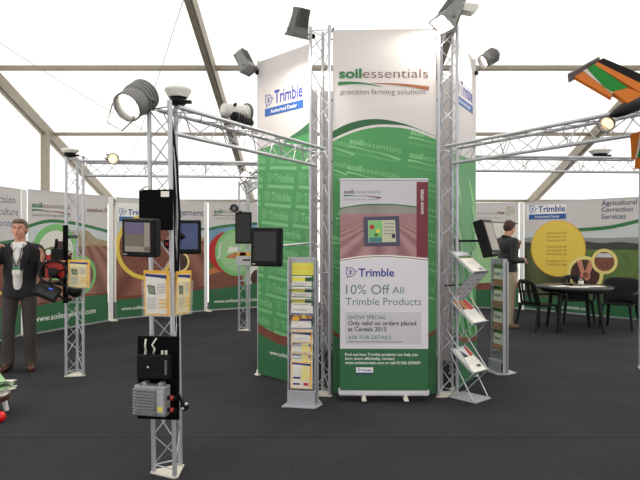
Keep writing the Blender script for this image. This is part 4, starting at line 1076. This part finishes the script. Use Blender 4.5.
for s in (-1, 1):
    x = s * .125
    for (p0, p1) in (((-.13, zb[0]), (.13, zb[1] + .215)), ((.13, zb[0] + .2), (.16, zb[0] - .13)), ((.16, zb[0] - .13), (-.13, zb[1])), ((-.13, zb[1]), (.13, zb[2] + .215)),
                     ((.13, zb[1] + .2), (.16, zb[1] - .08)), ((.16, zb[1] - .08), (-.13, zb[2] + .02)), ((-.13, zb[2]), (.12, .02)), ((.12, zb[2] + .17), (-.14, .02))):
        m = MB(); m.tube((x, p0[0], p0[1]), (x, p1[0], p1[1]), .006, 'aluminium', 8); m.build('strut', ZS)
m = MB(); m.tube((-.15, .16, zb[0] - .13), (.13, .16, zb[0] - .13), .008, 'black_plastic'); m.build('cross_bar', ZS)
def br1(p, w, h):
    p.rect(0, h * .8, w, h, 'panel_grey'); p.rect(0, h * .68, w, h * .78, 'field_green'); p.rect(0, h * .78, w, h * .8, 'slate_text')
    for k in range(4): p.rect(.02, h * (.5 - .06 * k), w * .8, h * (.515 - .06 * k), 'sky_print')
    p.rect(w * .55, .02, w * .85, .05, 'hill_print')
def br2(p, w, h):
    p.rect(0, h * .6, w, h, 'photo_food'); p.poly([(w * .6, h * .55), (w, h * .6), (w, h), (w * .75, h)], 'red_print'); p.rect(.03, h * .62, w * .3, h * .9, 'dark_soil')
    for k in range(5): p.rect(.02, h * (.5 - .06 * k), w * .85, h * (.512 - .06 * k), 'sky_print')
def br3(p, w, h):
    p.rect(0, h * .62, w, h, 'sky_print'); p.poly([(w * .1, h * .6), (w * .6, h * .62), (w * .35, h * .95)], 'dark_text'); p.poly([(w * .7, h * .6), (w, h * .65), (w, h), (w * .8, h)], 'red_print')
    p.rect(w * .55, h * .16, w * .85, h * .26, 'tree_print')
    for k in range(4): p.rect(.02, h * (.52 - .06 * k), w * .85, h * (.532 - .06 * k), 'sky_print')
for z, fn, l in zip(zb, (br1, br2, br3), ('white brochure with green band on the upper shelf of the zigzag stand', 'white brochure with red corner on the middle shelf of the zigzag stand', 'white brochure with dark picture on the lowest shelf of the zigzag stand')):
    w, h = .212, .297; p = Print(0, 0, w, h, y=-.0125); fn(p, w, h); s = MB(); s.box((w / 2, -.006, h / 2), (w, .012, h), 'paper'); s.box((w / 2, .002, .004), (w * .98, .004, .006), 'ring_green'); p.finish(None, s, False)
    o = s.build('brochure', fix=False); o.matrix_world = shelf_T(z) @ Matrix.Translation((-w / 2, .003, .005)) @ Matrix.Rotation(radians(-90), 4, 'X') ; tag(o, l, 'brochure', 'brochures on the zigzag stand')

# ------------------------------------------------------------------ striped drone wings at the frame edge
def wing(name, label, le0, te0, le1, te1, tipfin=True, body=False):
    """half wing from tip (0) to root (1) between leading and trailing edge, with its coloured bands underneath"""
    r = thing(name, label, 'drone wing', (0, 0, 0), 0, 'drone wings'); le0, te0, le1, te1 = map(Vector, (le0, te0, le1, te1))
    base = (le0 + te0 + le1 + te1) / 4; r.location = base
    L = lambda u, v: (le0.lerp(le1, u)).lerp(te0.lerp(te1, u), v) - base
    nrm = (le1 - le0).cross(te0 - le0).normalized()
    if nrm.z < 0: nrm = -nrm
    def band(nm, mt, poly, lo_, hi):
        m = MB(); m.slab([L(u, v) + nrm * lo_ for u, v in poly], nrm * (hi - lo_), mt); m.build(nm, r)
    band('leading_edge', 'black_board', [(0, -.02), (1, -.02), (1, .27), (0, .2)], .0, .035)
    band('foam_panel', 'orange_foam', [(0, .2), (1, .27), (1, .52), (.03, .34)], .002, .034)
    band('green_panel', 'green_foam', [(.0, .30), (.75, .55), (.68, .86), (.5, .845), (.02, .58)], .001, .033)
    band('foam_panel', 'orange_foam', [(.75, .548), (1, .52), (1, .92), (.68, .86)], .003, .032)
    band('tape_strip', 'grey_tape', [(0, .56), (.7, .84), (.7, .9), (0, .70)], .0, .03)
    band('flap', 'orange_foam', [(0, .70), (.7, .9), (.75, 1.0), (0, 1.0)], .004, .026)
    if body:
        d_ = (te1 - le1).normalized(); R = d_.to_track_quat('X', 'Z').to_matrix(); c_ = L(.97, .62) - nrm * .02
        m = MB(); m.ell(c_, (.24, .085, .045), 'black_plastic', R); m.build('fuselage', r)
        m = MB(); m.tube(c_, Vector((FR[0] - .1, FR[1] + .12, 2.46)) - base, .012, 'dark_grey'); m.build('support', r)
    if tipfin:
        m = MB(); up = nrm * .035; o = (le0 - le1).normalized() * .012
        m.slab([L(0, -.05) - up * .35 + o * 1, L(0, 1.1) - up * .35 + o * 1.5, L(0, 1.12) + up * 1.35 + o * 2.5, L(0, .05) + up * 1.2 + o * 2], (le0 - le1).normalized() * .014, 'grey_fin'); m.build('tip_fin', r)
    return r
wing('drone_wing', 'orange and green striped drone wing with grey tip fin above the sloping beam', P(602, 63, 4.3), P(574, 80, 4.12), P(664, 90, 3.78), P(624, 109, 3.66), body=True)
wing('drone_wing', 'striped drone wing hanging upright under the sloping beam at the frame edge', P(662, 124, 3.95), P(631, 134, 4.0), P(664, 168, 3.95), P(633, 168.5, 4.02), False)
# ------------------------------------------------------------------ table, chairs
def table(x, y):
    r = thing('garden_table', 'round dark green plastic table before the yellow disc banner', 'table', (x, y, 0))
    m = MB(); m.lathe([(0, .715), (.57, .715), (.59, .70), (.605, .715), (.605, .74), (.59, .75), (0, .75)], 'table_green', n=48); m.build('tabletop', r)
    m = MB(); m.lathe([(.5, .66), (.52, .66), (.52, .715), (.5, .715), (.5, .66)], 'chair_green', n=40, cap=False); m.build('apron', r)
    for k in range(4):
        a = radians(-53 + 90 * k); m = MB(); c, s = cos(a), sin(a)
        m.tube((.4 * c, .4 * s, .71), (.5 * c, .5 * s, .0), .036, 'chair_green', 10, .026); m.build('leg', r)
    return r
TX, TY = 4.27, 9.75
table(TX, TY)
def garden_chair(label, loc, rz):
    r = thing('garden_chair', label, 'chair', loc, rz, 'dark green plastic chairs')
    m = MB(); m.add(*seat_geo(), 'chair_green'); m.build('seat', r, bevel=.006)
    m = MB(); W_ = 11; H = 7; th_ = .012   # curved back with a rounded top, facing -y
    def bp(i, j, off):
        a = (i / (W_ - 1) - .5) * 2; t = j / (H - 1); half = .25 - .03 * t; top = .44 - .10 * a ** 4
        return (a * half, .2 + .09 * t - .07 * a * a + off, .42 + top * t)
    vs = [bp(i, j, 0) for j in range(H) for i in range(W_)] + [bp(i, j, th_) for j in range(H) for i in range(W_)]
    N = W_ * H; fs = []
    slots = lambda i, j: 1 <= j <= H - 3 and i in (2, 4, 5, 7)
    q = lambda i, j: j * W_ + i
    for j in range(H - 1):
        for i in range(W_ - 1):
            if slots(i, j): continue
            fs.append((q(i, j), q(i + 1, j), q(i + 1, j + 1), q(i, j + 1))); fs.append((N + q(i, j + 1), N + q(i + 1, j + 1), N + q(i + 1, j), N + q(i, j)))
            for di, dj, ed in ((-1, 0, (q(i, j), q(i, j + 1))), (1, 0, (q(i + 1, j + 1), q(i + 1, j))), (0, -1, (q(i + 1, j), q(i, j))), (0, 1, (q(i, j + 1), q(i + 1, j + 1)))):
                ii, jj = i + di, j + dj
                if not (0 <= ii < W_ - 1 and 0 <= jj < H - 1) or slots(ii, jj): fs.append((ed[0], ed[1], N + ed[1], N + ed[0]))
    m.add(vs, fs, 'chair_green', True); m.build('backrest', r)
    for s in (-1, 1):
        m = MB(); m.path([(s * .235, .2, .63), (s * .275, .05, .632), (s * .28, -.12, .625), (s * .265, -.2, .605), (s * .255, -.215, .56), (s * .25, -.21, .44)], .019, 'chair_green'); m.build('armrest', r)
        for y0, y1 in ((-.2, -.25), (.17, .26)):
            m = MB(); m.tube((s * .215, y0, .44), (s * .26, y1, 0), .03, 'chair_green', 8, .02); m.build('leg', r)
    return r
def seat_geo():
    n = 5; vs = []; fs = []
    for k, (z, dz) in enumerate(((.44, 0), (.415, 0))):
        for j in range(n):
            for i in range(n):
                x = -.24 + .48 * i / (n - 1); y = -.22 + .44 * j / (n - 1); e = (1 - (x / .24) ** 2) * (1 - (y / .22) ** 2)
                vs.append((x, y, z - .015 * e))
    q = lambda k, i, j: k * n * n + j * n + i
    for j in range(n - 1):
        for i in range(n - 1): fs.append((q(0, i, j), q(0, i + 1, j), q(0, i + 1, j + 1), q(0, i, j + 1))); fs.append((q(1, i, j + 1), q(1, i + 1, j + 1), q(1, i + 1, j), q(1, i, j)))
    for t in range(n - 1):
        fs += [(q(0, t + 1, 0), q(0, t, 0), q(1, t, 0), q(1, t + 1, 0)), (q(0, t, n - 1), q(0, t + 1, n - 1), q(1, t + 1, n - 1), q(1, t, n - 1)), (q(0, 0, t), q(0, 0, t + 1), q(1, 0, t + 1), q(1, 0, t)), (q(0, n - 1, t + 1), q(0, n - 1, t), q(1, n - 1, t), q(1, n - 1, t + 1))]
    return vs, fs
garden_chair('dark green plastic chair next to the man in khaki trousers', (3.68, 9.8, 0), radians(110))
garden_chair('dark green plastic chair tucked behind the table, holding a black bag', (4.66, 10.55, 0), radians(-12))
garden_chair('dark green plastic chair with a black coat over its back', (5.12, 9.92, 0), radians(-42))
T = Matrix.Translation((5.12, 9.92, 0)) @ Matrix.Rotation(radians(-42), 4, 'Z')
# coat hung over that chair's back
m = MB(); n = 13; rows = 9; vs = []
for j in range(rows):
    for i in range(n):
        a = i / (n - 1) * 2 - 1; t = j / (rows - 1) * 2 - 1
        hz = .885 - abs(t) ** 1.3 * (.42 if t < 0 else .5) - .06 * a ** 4; y = .268 + t * .055 - .07 * a * a + .012 * sin(6 * a + 3 * t)
        vs.append(T @ Vector((a * .3, y + (.02 if t > 0 else -.02), hz)))
fs = [(j * n + i, j * n + i + 1, (j + 1) * n + i + 1, (j + 1) * n + i) for j in range(rows - 1) for i in range(n - 1)]
m.add(vs, fs, 'cloth_black', True); o = m.build('coat'); md = o.modifiers.new('s', 'SOLIDIFY'); md.thickness = .02; md.offset = 0; md = o.modifiers.new('sub', 'SUBSURF'); md.levels = md.render_levels = 1
tag(o, 'black coat draped over a chair back beside the round table', 'coat')
r = thing('shoulder_bag', 'black bag on the seat of the chair behind the table', 'bag', (4.64, 10.46, .442), radians(-12))
m = MB(); m.prism([(-.16, 0), (.16, 0), (.17, .12), (.13, .25), (-.13, .25), (-.17, .12)], -.06, .06, 'cloth_black'); m.build('body', r, bevel=.02)
m = MB(); m.path([(-.12, 0, .24), (-.08, 0, .33), (0, 0, .36), (.08, 0, .33), (.12, 0, .24)], .01, 'cloth_black', 8); m.build('strap', r)
# things on the table
for k, (dx, dy, rz, l) in enumerate(((-.28, -.15, .3, 'white sheet of paper on the table next to the chair by khaki trousers'), (-.06, -.3, -.2, 'white sheet of paper on the table in front of the small bottle'), (.25, -.2, .1, 'white sheet of paper on the table near the coat-draped chair'))):
    m = MB(); m.box((0, 0, 0), (.3, .21, .004), 'paper'); o = m.build('paper_sheet'); o.location = (TX + dx, TY + dy, .7535); o.rotation_euler = (0, 0, rz); tag(o, l, 'paper', 'papers on the table')
r = thing('small_bottle', 'small clear bottle with red cap on the round table', 'bottle', (TX + .08, TY - .08, .7505))
m = MB(); m.lathe([(0, 0), (.038, 0), (.04, .01), (.04, .09), (.02, .12), (.017, .135), (0, .135)], 'glass', n=18); m.build('body', r)
m = MB(); m.lathe([(0, .133), (.022, .133), (.022, .16), (0, .162)], 'cap_red', n=14); m.build('cap', r)
m = MB(); m.lathe([(.0405, .03), (.0412, .03), (.0412, .075), (.0405, .075)], 'paper', n=18); m.build('label', r)
m = MB(); m.box((0, 0, 0), (.14, .09, .03), 'black_plastic'); o = m.build('phone_case', bevel=.006); o.location = (TX - .1, TY + .02, .766); tag(o, 'small black case on the table beside the papers', 'case')

# ------------------------------------------------------------------ things cut off at the frame edge near the suited man
r = thing('low_stool', 'low white footstool with tan top cut off by the frame edge', 'stool', (-2.93, 5.1, 0), .3)
m = MB(); m.lathe([(0, .16), (.17, .16), (.185, .168), (.185, .19), (.17, .2), (0, .202)], 'seat_tan', n=30); m.build('seat', r)
m = MB(); m.lathe([(.155, .125), (.18, .125), (.18, .162), (.155, .162), (.155, .125)], 'seat_maroon', n=30, cap=False); m.build('rim', r)
for k in range(4):
    a = k * pi / 2 + .5; m = MB(); m.tube((.13 * cos(a), .13 * sin(a), .162), (.16 * cos(a), .16 * sin(a), 0), .024, 'bright_white', 10, .02); m.build('leg', r)
m = MB(); random.seed(9); vs = []; fs = []; mm = []
for k in range(6):
    a = random.uniform(-.6, .6); c, s_ = cos(a), sin(a); z = .212 + k * .02; b = len(vs); n = 7
    for j in range(n):
        for i in range(n):
            x = (i / (n - 1) - .5) * .27; y = (j / (n - 1) - .5) * .2; h = z + .012 * sin(9 * x + k) + .02 * sin(14 * y + 2 * k) + .9 * max(0, -x - .0) ** 1.3 * (k / 5)
            vs.append((x * c - y * s_ + .03, x * s_ + y * c, h))
    fs += [(b + j * n + i, b + j * n + i + 1, b + (j + 1) * n + i + 1, b + (j + 1) * n + i) for j in range(n - 1) for i in range(n - 1)]
m.add(vs, fs, 'paper', True)
for k in range(len(m.m)):
    if (k // 36) in (1, 4): m.m[k] = 'leaf_tint'
    if (k // 36) == 3 and k % 5 == 0: m.m[k] = 'hill_print'
o = m.build('crumpled_leaflets', fix=False); md = o.modifiers.new('s', 'SOLIDIFY'); md.thickness = .004; o.location = (-2.86, 5.06, 0); tag(o, 'crumpled white and green papers heaped on the low footstool', 'papers'); o['kind'] = 'stuff'
m = MB(); m.ell((0, 0, .045), (.045, .045, .045), 'ball_red', nu=24, nv=16); o = m.build('ball'); o.location = (-2.69, 4.88, .0005); tag(o, 'shiny red ball on the carpet at the low footstool', 'ball')

# ------------------------------------------------------------------ people
def blob(name, prims, voxel, mt, parent, smooth=4):
    """one continuous surface grown round tapered limbs and rounded masses"""
    m = MB()
    for p in prims:
        if p[0] == 'c':
            _, a, b, r0, r1 = p; m.ell(a, (r0,) * 3, mt, nu=14, nv=9); m.ell(b, (r1,) * 3, mt, nu=14, nv=9); m.tube(a, b, r0, mt, 14, r1)
        else:
            m.ell(p[1], p[2], mt, Euler(p[3]).to_matrix() if len(p) > 3 else None, 20, 14)
    o = m.build(name, parent); md = o.modifiers.new('r', 'REMESH'); md.mode = 'VOXEL'; md.voxel_size = voxel; md.use_smooth_shade = True
    if smooth: md = o.modifiers.new('sm', 'SMOOTH'); md.iterations = smooth; md.factor = .5
    dg = bpy.context.evaluated_depsgraph_get(); me = bpy.data.meshes.new_from_object(o.evaluated_get(dg)); me.name = name
    o.modifiers.clear(); o.data = me
    if not me.materials: me.materials.append(M[mt])
    return o
def hand(wrist, d, palm, side, curl=.5, s=1.0):
    """palm, four fingers of different length and a thumb; d points to the fingers, palm is where the palm faces"""
    wrist = Vector(wrist); d = Vector(d).normalized(); pn = Vector(palm); pn = (pn - d * pn.dot(d)).normalized(); x = d.cross(pn).normalized() * side
    out = []; base = wrist + d * .085 * s
    for k in (-.03, -.01, .01, .03): out.append(('c', wrist + d * .012 + x * k * .6 * s, base + x * k * s, .016 * s, .0135 * s))
    for k, ln, an in ((-.032, .066, -.1), (-.011, .08, -.03), (.011, .084, .03), (.031, .074, .1)):
        p = base + x * k * s; dd = (d + x * an); c = curl
        for j, f in enumerate((.45, .32, .25)):
            ang = c * (j + .6) * .8; v = (dd * cos(ang) + pn * sin(ang)).normalized(); q = p + v * ln * f * s * 1.15
            out.append(('c', p, q, (.0098 - .0008 * j) * s, (.0092 - .0008 * j) * s)); p = q
    p = wrist + d * .03 * s + x * .028 * s
    for f, v in ((.045, (x * .8 + d * .6 + pn * .35)), (.036, (x * .4 + d * .9 + pn * .4)), (.026, (x * .1 + d + pn * .5))):
        q = p + v.normalized() * f * s; out.append(('c', p, q, .0125 * s, .0105 * s)); p = q
    return out
def person(label, loc, rz, arms, legs, head_rot, cfg, group=None):
    r = thing('person', label, 'person', loc, rz)
    V_ = Vector; hx, hy, hz = cfg.get('head', (0, -.02, 1.655)); hc = V_((hx, hy, hz)); HR = Euler(head_rot).to_matrix()
    H = lambda x, y, z: hc + HR @ V_((x, y, z))
    hp = [('e', hc + HR @ V_((0, .012, .02)), (.076, .094, .092), head_rot), ('e', H(0, -.022, -.048), (.06, .07, .068), head_rot), ('e', H(0, -.055, -.088), (.032, .03, .026), head_rot),
          ('c', H(0, -.088, .005), H(0, -.108, -.028), .010, .016), ('e', H(0, -.083, .022), (.052, .016, .012), head_rot), ('e', H(.034, -.066, -.03), (.024, .02, .024), head_rot), ('e', H(-.034, -.066, -.03), (.024, .02, .024), head_rot),
          ('e', H(.079, .01, -.012), (.01, .02, .032), head_rot), ('e', H(-.079, .01, -.012), (.01, .02, .032), head_rot), ('e', H(0, -.084, -.062), (.026, .012, .012), head_rot)]
    body = hp + [('c', V_((0, .015, 1.42)), hc + HR @ V_((0, .02, -.06)), .062, .055), ('e', V_((0, .01, 1.32)), (.15, .1, .17)), ('e', V_((0, 0, 1.12)), (.13, .095, .15)), ('e', V_((0, .005, .97)), (.15, .105, .12)), ('c', V_((-.14, .01, 1.425)), V_((.14, .01, 1.425)), .05, .05)]
    for sd, (sh, el, wr, hd, pn, cu) in zip((1, -1), arms):
        sh, el, wr = V_(sh), V_(el), V_(wr)
        body += [('c', sh, el, .045, .038), ('c', el, wr, .038, .026)] + hand(wr + (wr - el).normalized() * .01, hd, pn, sd, cu)
    for hp_, kn, an, toe in legs:
        body += [('c', V_(hp_), V_(kn), .075, .05), ('c', V_(kn), V_(an), .048, .036), ('c', V_(an), V_(an).lerp(V_(toe), .7) + V_((0, 0, .012)), .033, .024)]
    blob('body', body, .0062, 'skin', r, 3)
    for s in (-1, 1):
        m = MB(); m.ell(H(.031 * s, -.0805, .004), (.011, .0075, .0065), 'eye_white', nu=12, nv=8); m.ell(H(.031 * s, -.087, .004), (.0058, .004, .006), 'eye_dark', nu=10, nv=8); m.build('eye', r)
        m = MB(); m.path([H(.014 * s, -.099, .026), H(.032 * s, -.096, .031), H(.05 * s, -.082, .026)], .0045, cfg['hair'], 6); m.build('eyebrow', r)
    m = MB(); m.ell(H(0, -.0945, -.064), (.022, .006, .0055), 'lip', HR, 12, 8); m.build('mouth', r)
    hr = [('e', H(0, .03, .045), (.084, .095, .08), head_rot), ('e', H(0, .055, .0), (.08, .075, .085), head_rot), ('e', H(0, -.03, .09), (.068, .06, .034), head_rot)]
    for s in (-1, 1): hr.append(('e', H(.07 * s, .02, .03), (.02, .045, .055), head_rot))
    blob('hair', hr + cfg.get('more_hair', []), .009, cfg['hair'], r, 4)
    # clothes
    tr = [('e', V_((0, .005, .95)), (.175, .125, .13))]
    for hp_, kn, an, toe in legs: tr += [('c', V_(hp_), V_(kn), .095, .074), ('c', V_(kn), V_((an[0], an[1], .1)), .074, .07), ('c', V_((an[0], an[1], .1)), V_((an[0], an[1] - .02, .09)), .066, .066)]
    blob('trousers', tr, .012, cfg['trousers'], r, 5)
    for hp_, kn, an, toe in legs:
        a = V_(an); t = V_(toe); d = (t - V_((a.x, a.y, 0))); d.z = 0; d.normalize(); h = V_((a.x, a.y, .045)) - d * .03
        o = blob('shoe', [('c', h, V_((t.x, t.y, .035)), .042, .036), ('c', h + V_((0, 0, .02)), h + d * .09 + V_((0, 0, .02)), .042, .036), ('e', V_((t.x, t.y, .034)) - d * .03, (.046, .06, .033), (0, 0, atan2(d.y, d.x) - pi / 2))], .009, cfg['shoes'], r, 2)
        for v in o.data.vertices: v.co.z = max(v.co.z, .002)
    hem = cfg.get('hem', .86)
    jk = [('e', V_((0, .01, 1.31)), (.192, .132, .2)), ('e', V_((0, .006, 1.14)), (.183, .13, .3)), ('e', V_((0, .008, hem + .04)), (.196, .142, .3)), ('c', V_((-.165, .01, 1.42)), V_((.165, .01, 1.42)), .07, .07), ('c', V_((-.07, .02, 1.46)), V_((.07, .02, 1.46)), .055, .055)]
    for sh, el, wr, hd, pn, cu in arms: jk += [('c', V_(sh), V_(el), .072, .06), ('c', V_(el), V_(el).lerp(V_(wr), .93), .06, .047)]
    o = blob('jacket', jk, .011, cfg['jacket'], r, 5)
    for v in o.data.vertices: v.co.z = max(v.co.z, hem + .01 * sin(9 * v.co.x))
    return r, H
fs = 1.0
r, H = person('man in black suit jacket with white shirt and lanyard, one hand raised', (-3.53, 6.82, 0), radians(16),
    (((.19, .01, 1.41), (.265, .03, 1.13), (.27, -.17, 1.27), (.12, -.35, 1), (-.6, -.4, .1), .35), ((-.19, .01, 1.41), (-.3, -.04, 1.17), (-.215, -.24, 1.36), (.4, -.1, .9), (.6, -.3, -.2), .9)),
    (((.095, 0, .92), (.11, -.02, .5), (.115, .02, .09), (.15, -.15, 0)), ((-.095, 0, .92), (-.12, -.01, .5), (-.125, .03, .09), (-.17, -.14, 0))), (radians(0), 0, radians(-6)),
    dict(hair='hair_grey', trousers='trouser_grey', shoes='shoe_brown', jacket='suit_black'))
sp = [('c', Vector((0, -.075, 1.43)), Vector((0, -.115, 1.3)), .05, .062), ('c', Vector((0, -.115, 1.3)), Vector((.0, -.09, 1.1)), .06, .058), ('c', Vector((0, -.09, 1.1)), Vector((0, -.085, .98)), .058, .055), ('c', Vector((-.05, -.03, 1.475)), Vector((.05, -.03, 1.475)), .035, .035)]
blob('shirt', sp, .009, 'shirt', r, 3)
for s in (-1, 1):
    m = MB(); m.slab([(s * .055, -.075, 1.5), (s * .012, -.135, 1.44), (s * .045, -.15, 1.41), (s * .075, -.1, 1.46)], (0, -.006, .004), 'shirt'); m.build('collar', r)
    m = MB(); m.slab([(s * .08, -.09, 1.47), (s * .045, -.18, 1.3), (s * .03, -.18, 1.16), (s * .085, -.165, 1.2), (s * .125, -.135, 1.36), (s * .1, -.11, 1.42)], (0, -.008, 0), 'suit_black'); m.build('lapel', r)
    m = MB(); m.path([(s * .06, -.095, 1.48), (s * .05, -.15, 1.42), (s * .03, -.187, 1.3), (s * .004, -.183, 1.215)], .006, 'lanyard', 6); m.build('lanyard', r)
m = MB(); m.box((0, -.186, 1.17), (.085, .006, .075), 'paper'); m.box((0, -.1895, 1.197), (.085, .002, .022), 'badge_green'); m.build('badge', r)
if 0: m.slab([(-.1, -.145, .965), (.1, -.145, .965), (.1, -.145, .935), (-.1, -.145, .935)], (0, -.012, 0), 'shoe_brown')
r, H = person('man in dark jacket and khaki trousers turned away, hand at his chin', (3.28, 10.15, 0), radians(110),
    (((.19, .01, 1.41), (.2, -.13, 1.17), (.07, -.27, 1.33), (-.05, .25, 1), (-.2, .7, .3), 1.0), ((-.19, .01, 1.41), (-.24, .05, 1.12), (-.16, -.19, 1.1), (.5, -.6, .3), (.3, .2, -.4), .7)),
    (((.095, 0, .92), (.11, -.04, .5), (.13, -.02, .09), (.15, -.19, 0)), ((-.095, 0, .92), (-.13, .03, .5), (-.17, .12, .09), (-.2, -.03, 0))), (radians(18), 0, radians(14)),
    dict(hair='hair_brown', trousers='khaki', shoes='shoe_tan', jacket='jacket_black', head=(0, -.05, 1.645), hem=.93))
r.scale = (1.05, 1.05, 1.05)
m = MB(); m.path([(-.06, .06, 1.5), (0, .085, 1.51), (.06, .06, 1.5)], .02, 'jacket_black', 8); m.build('collar', r)
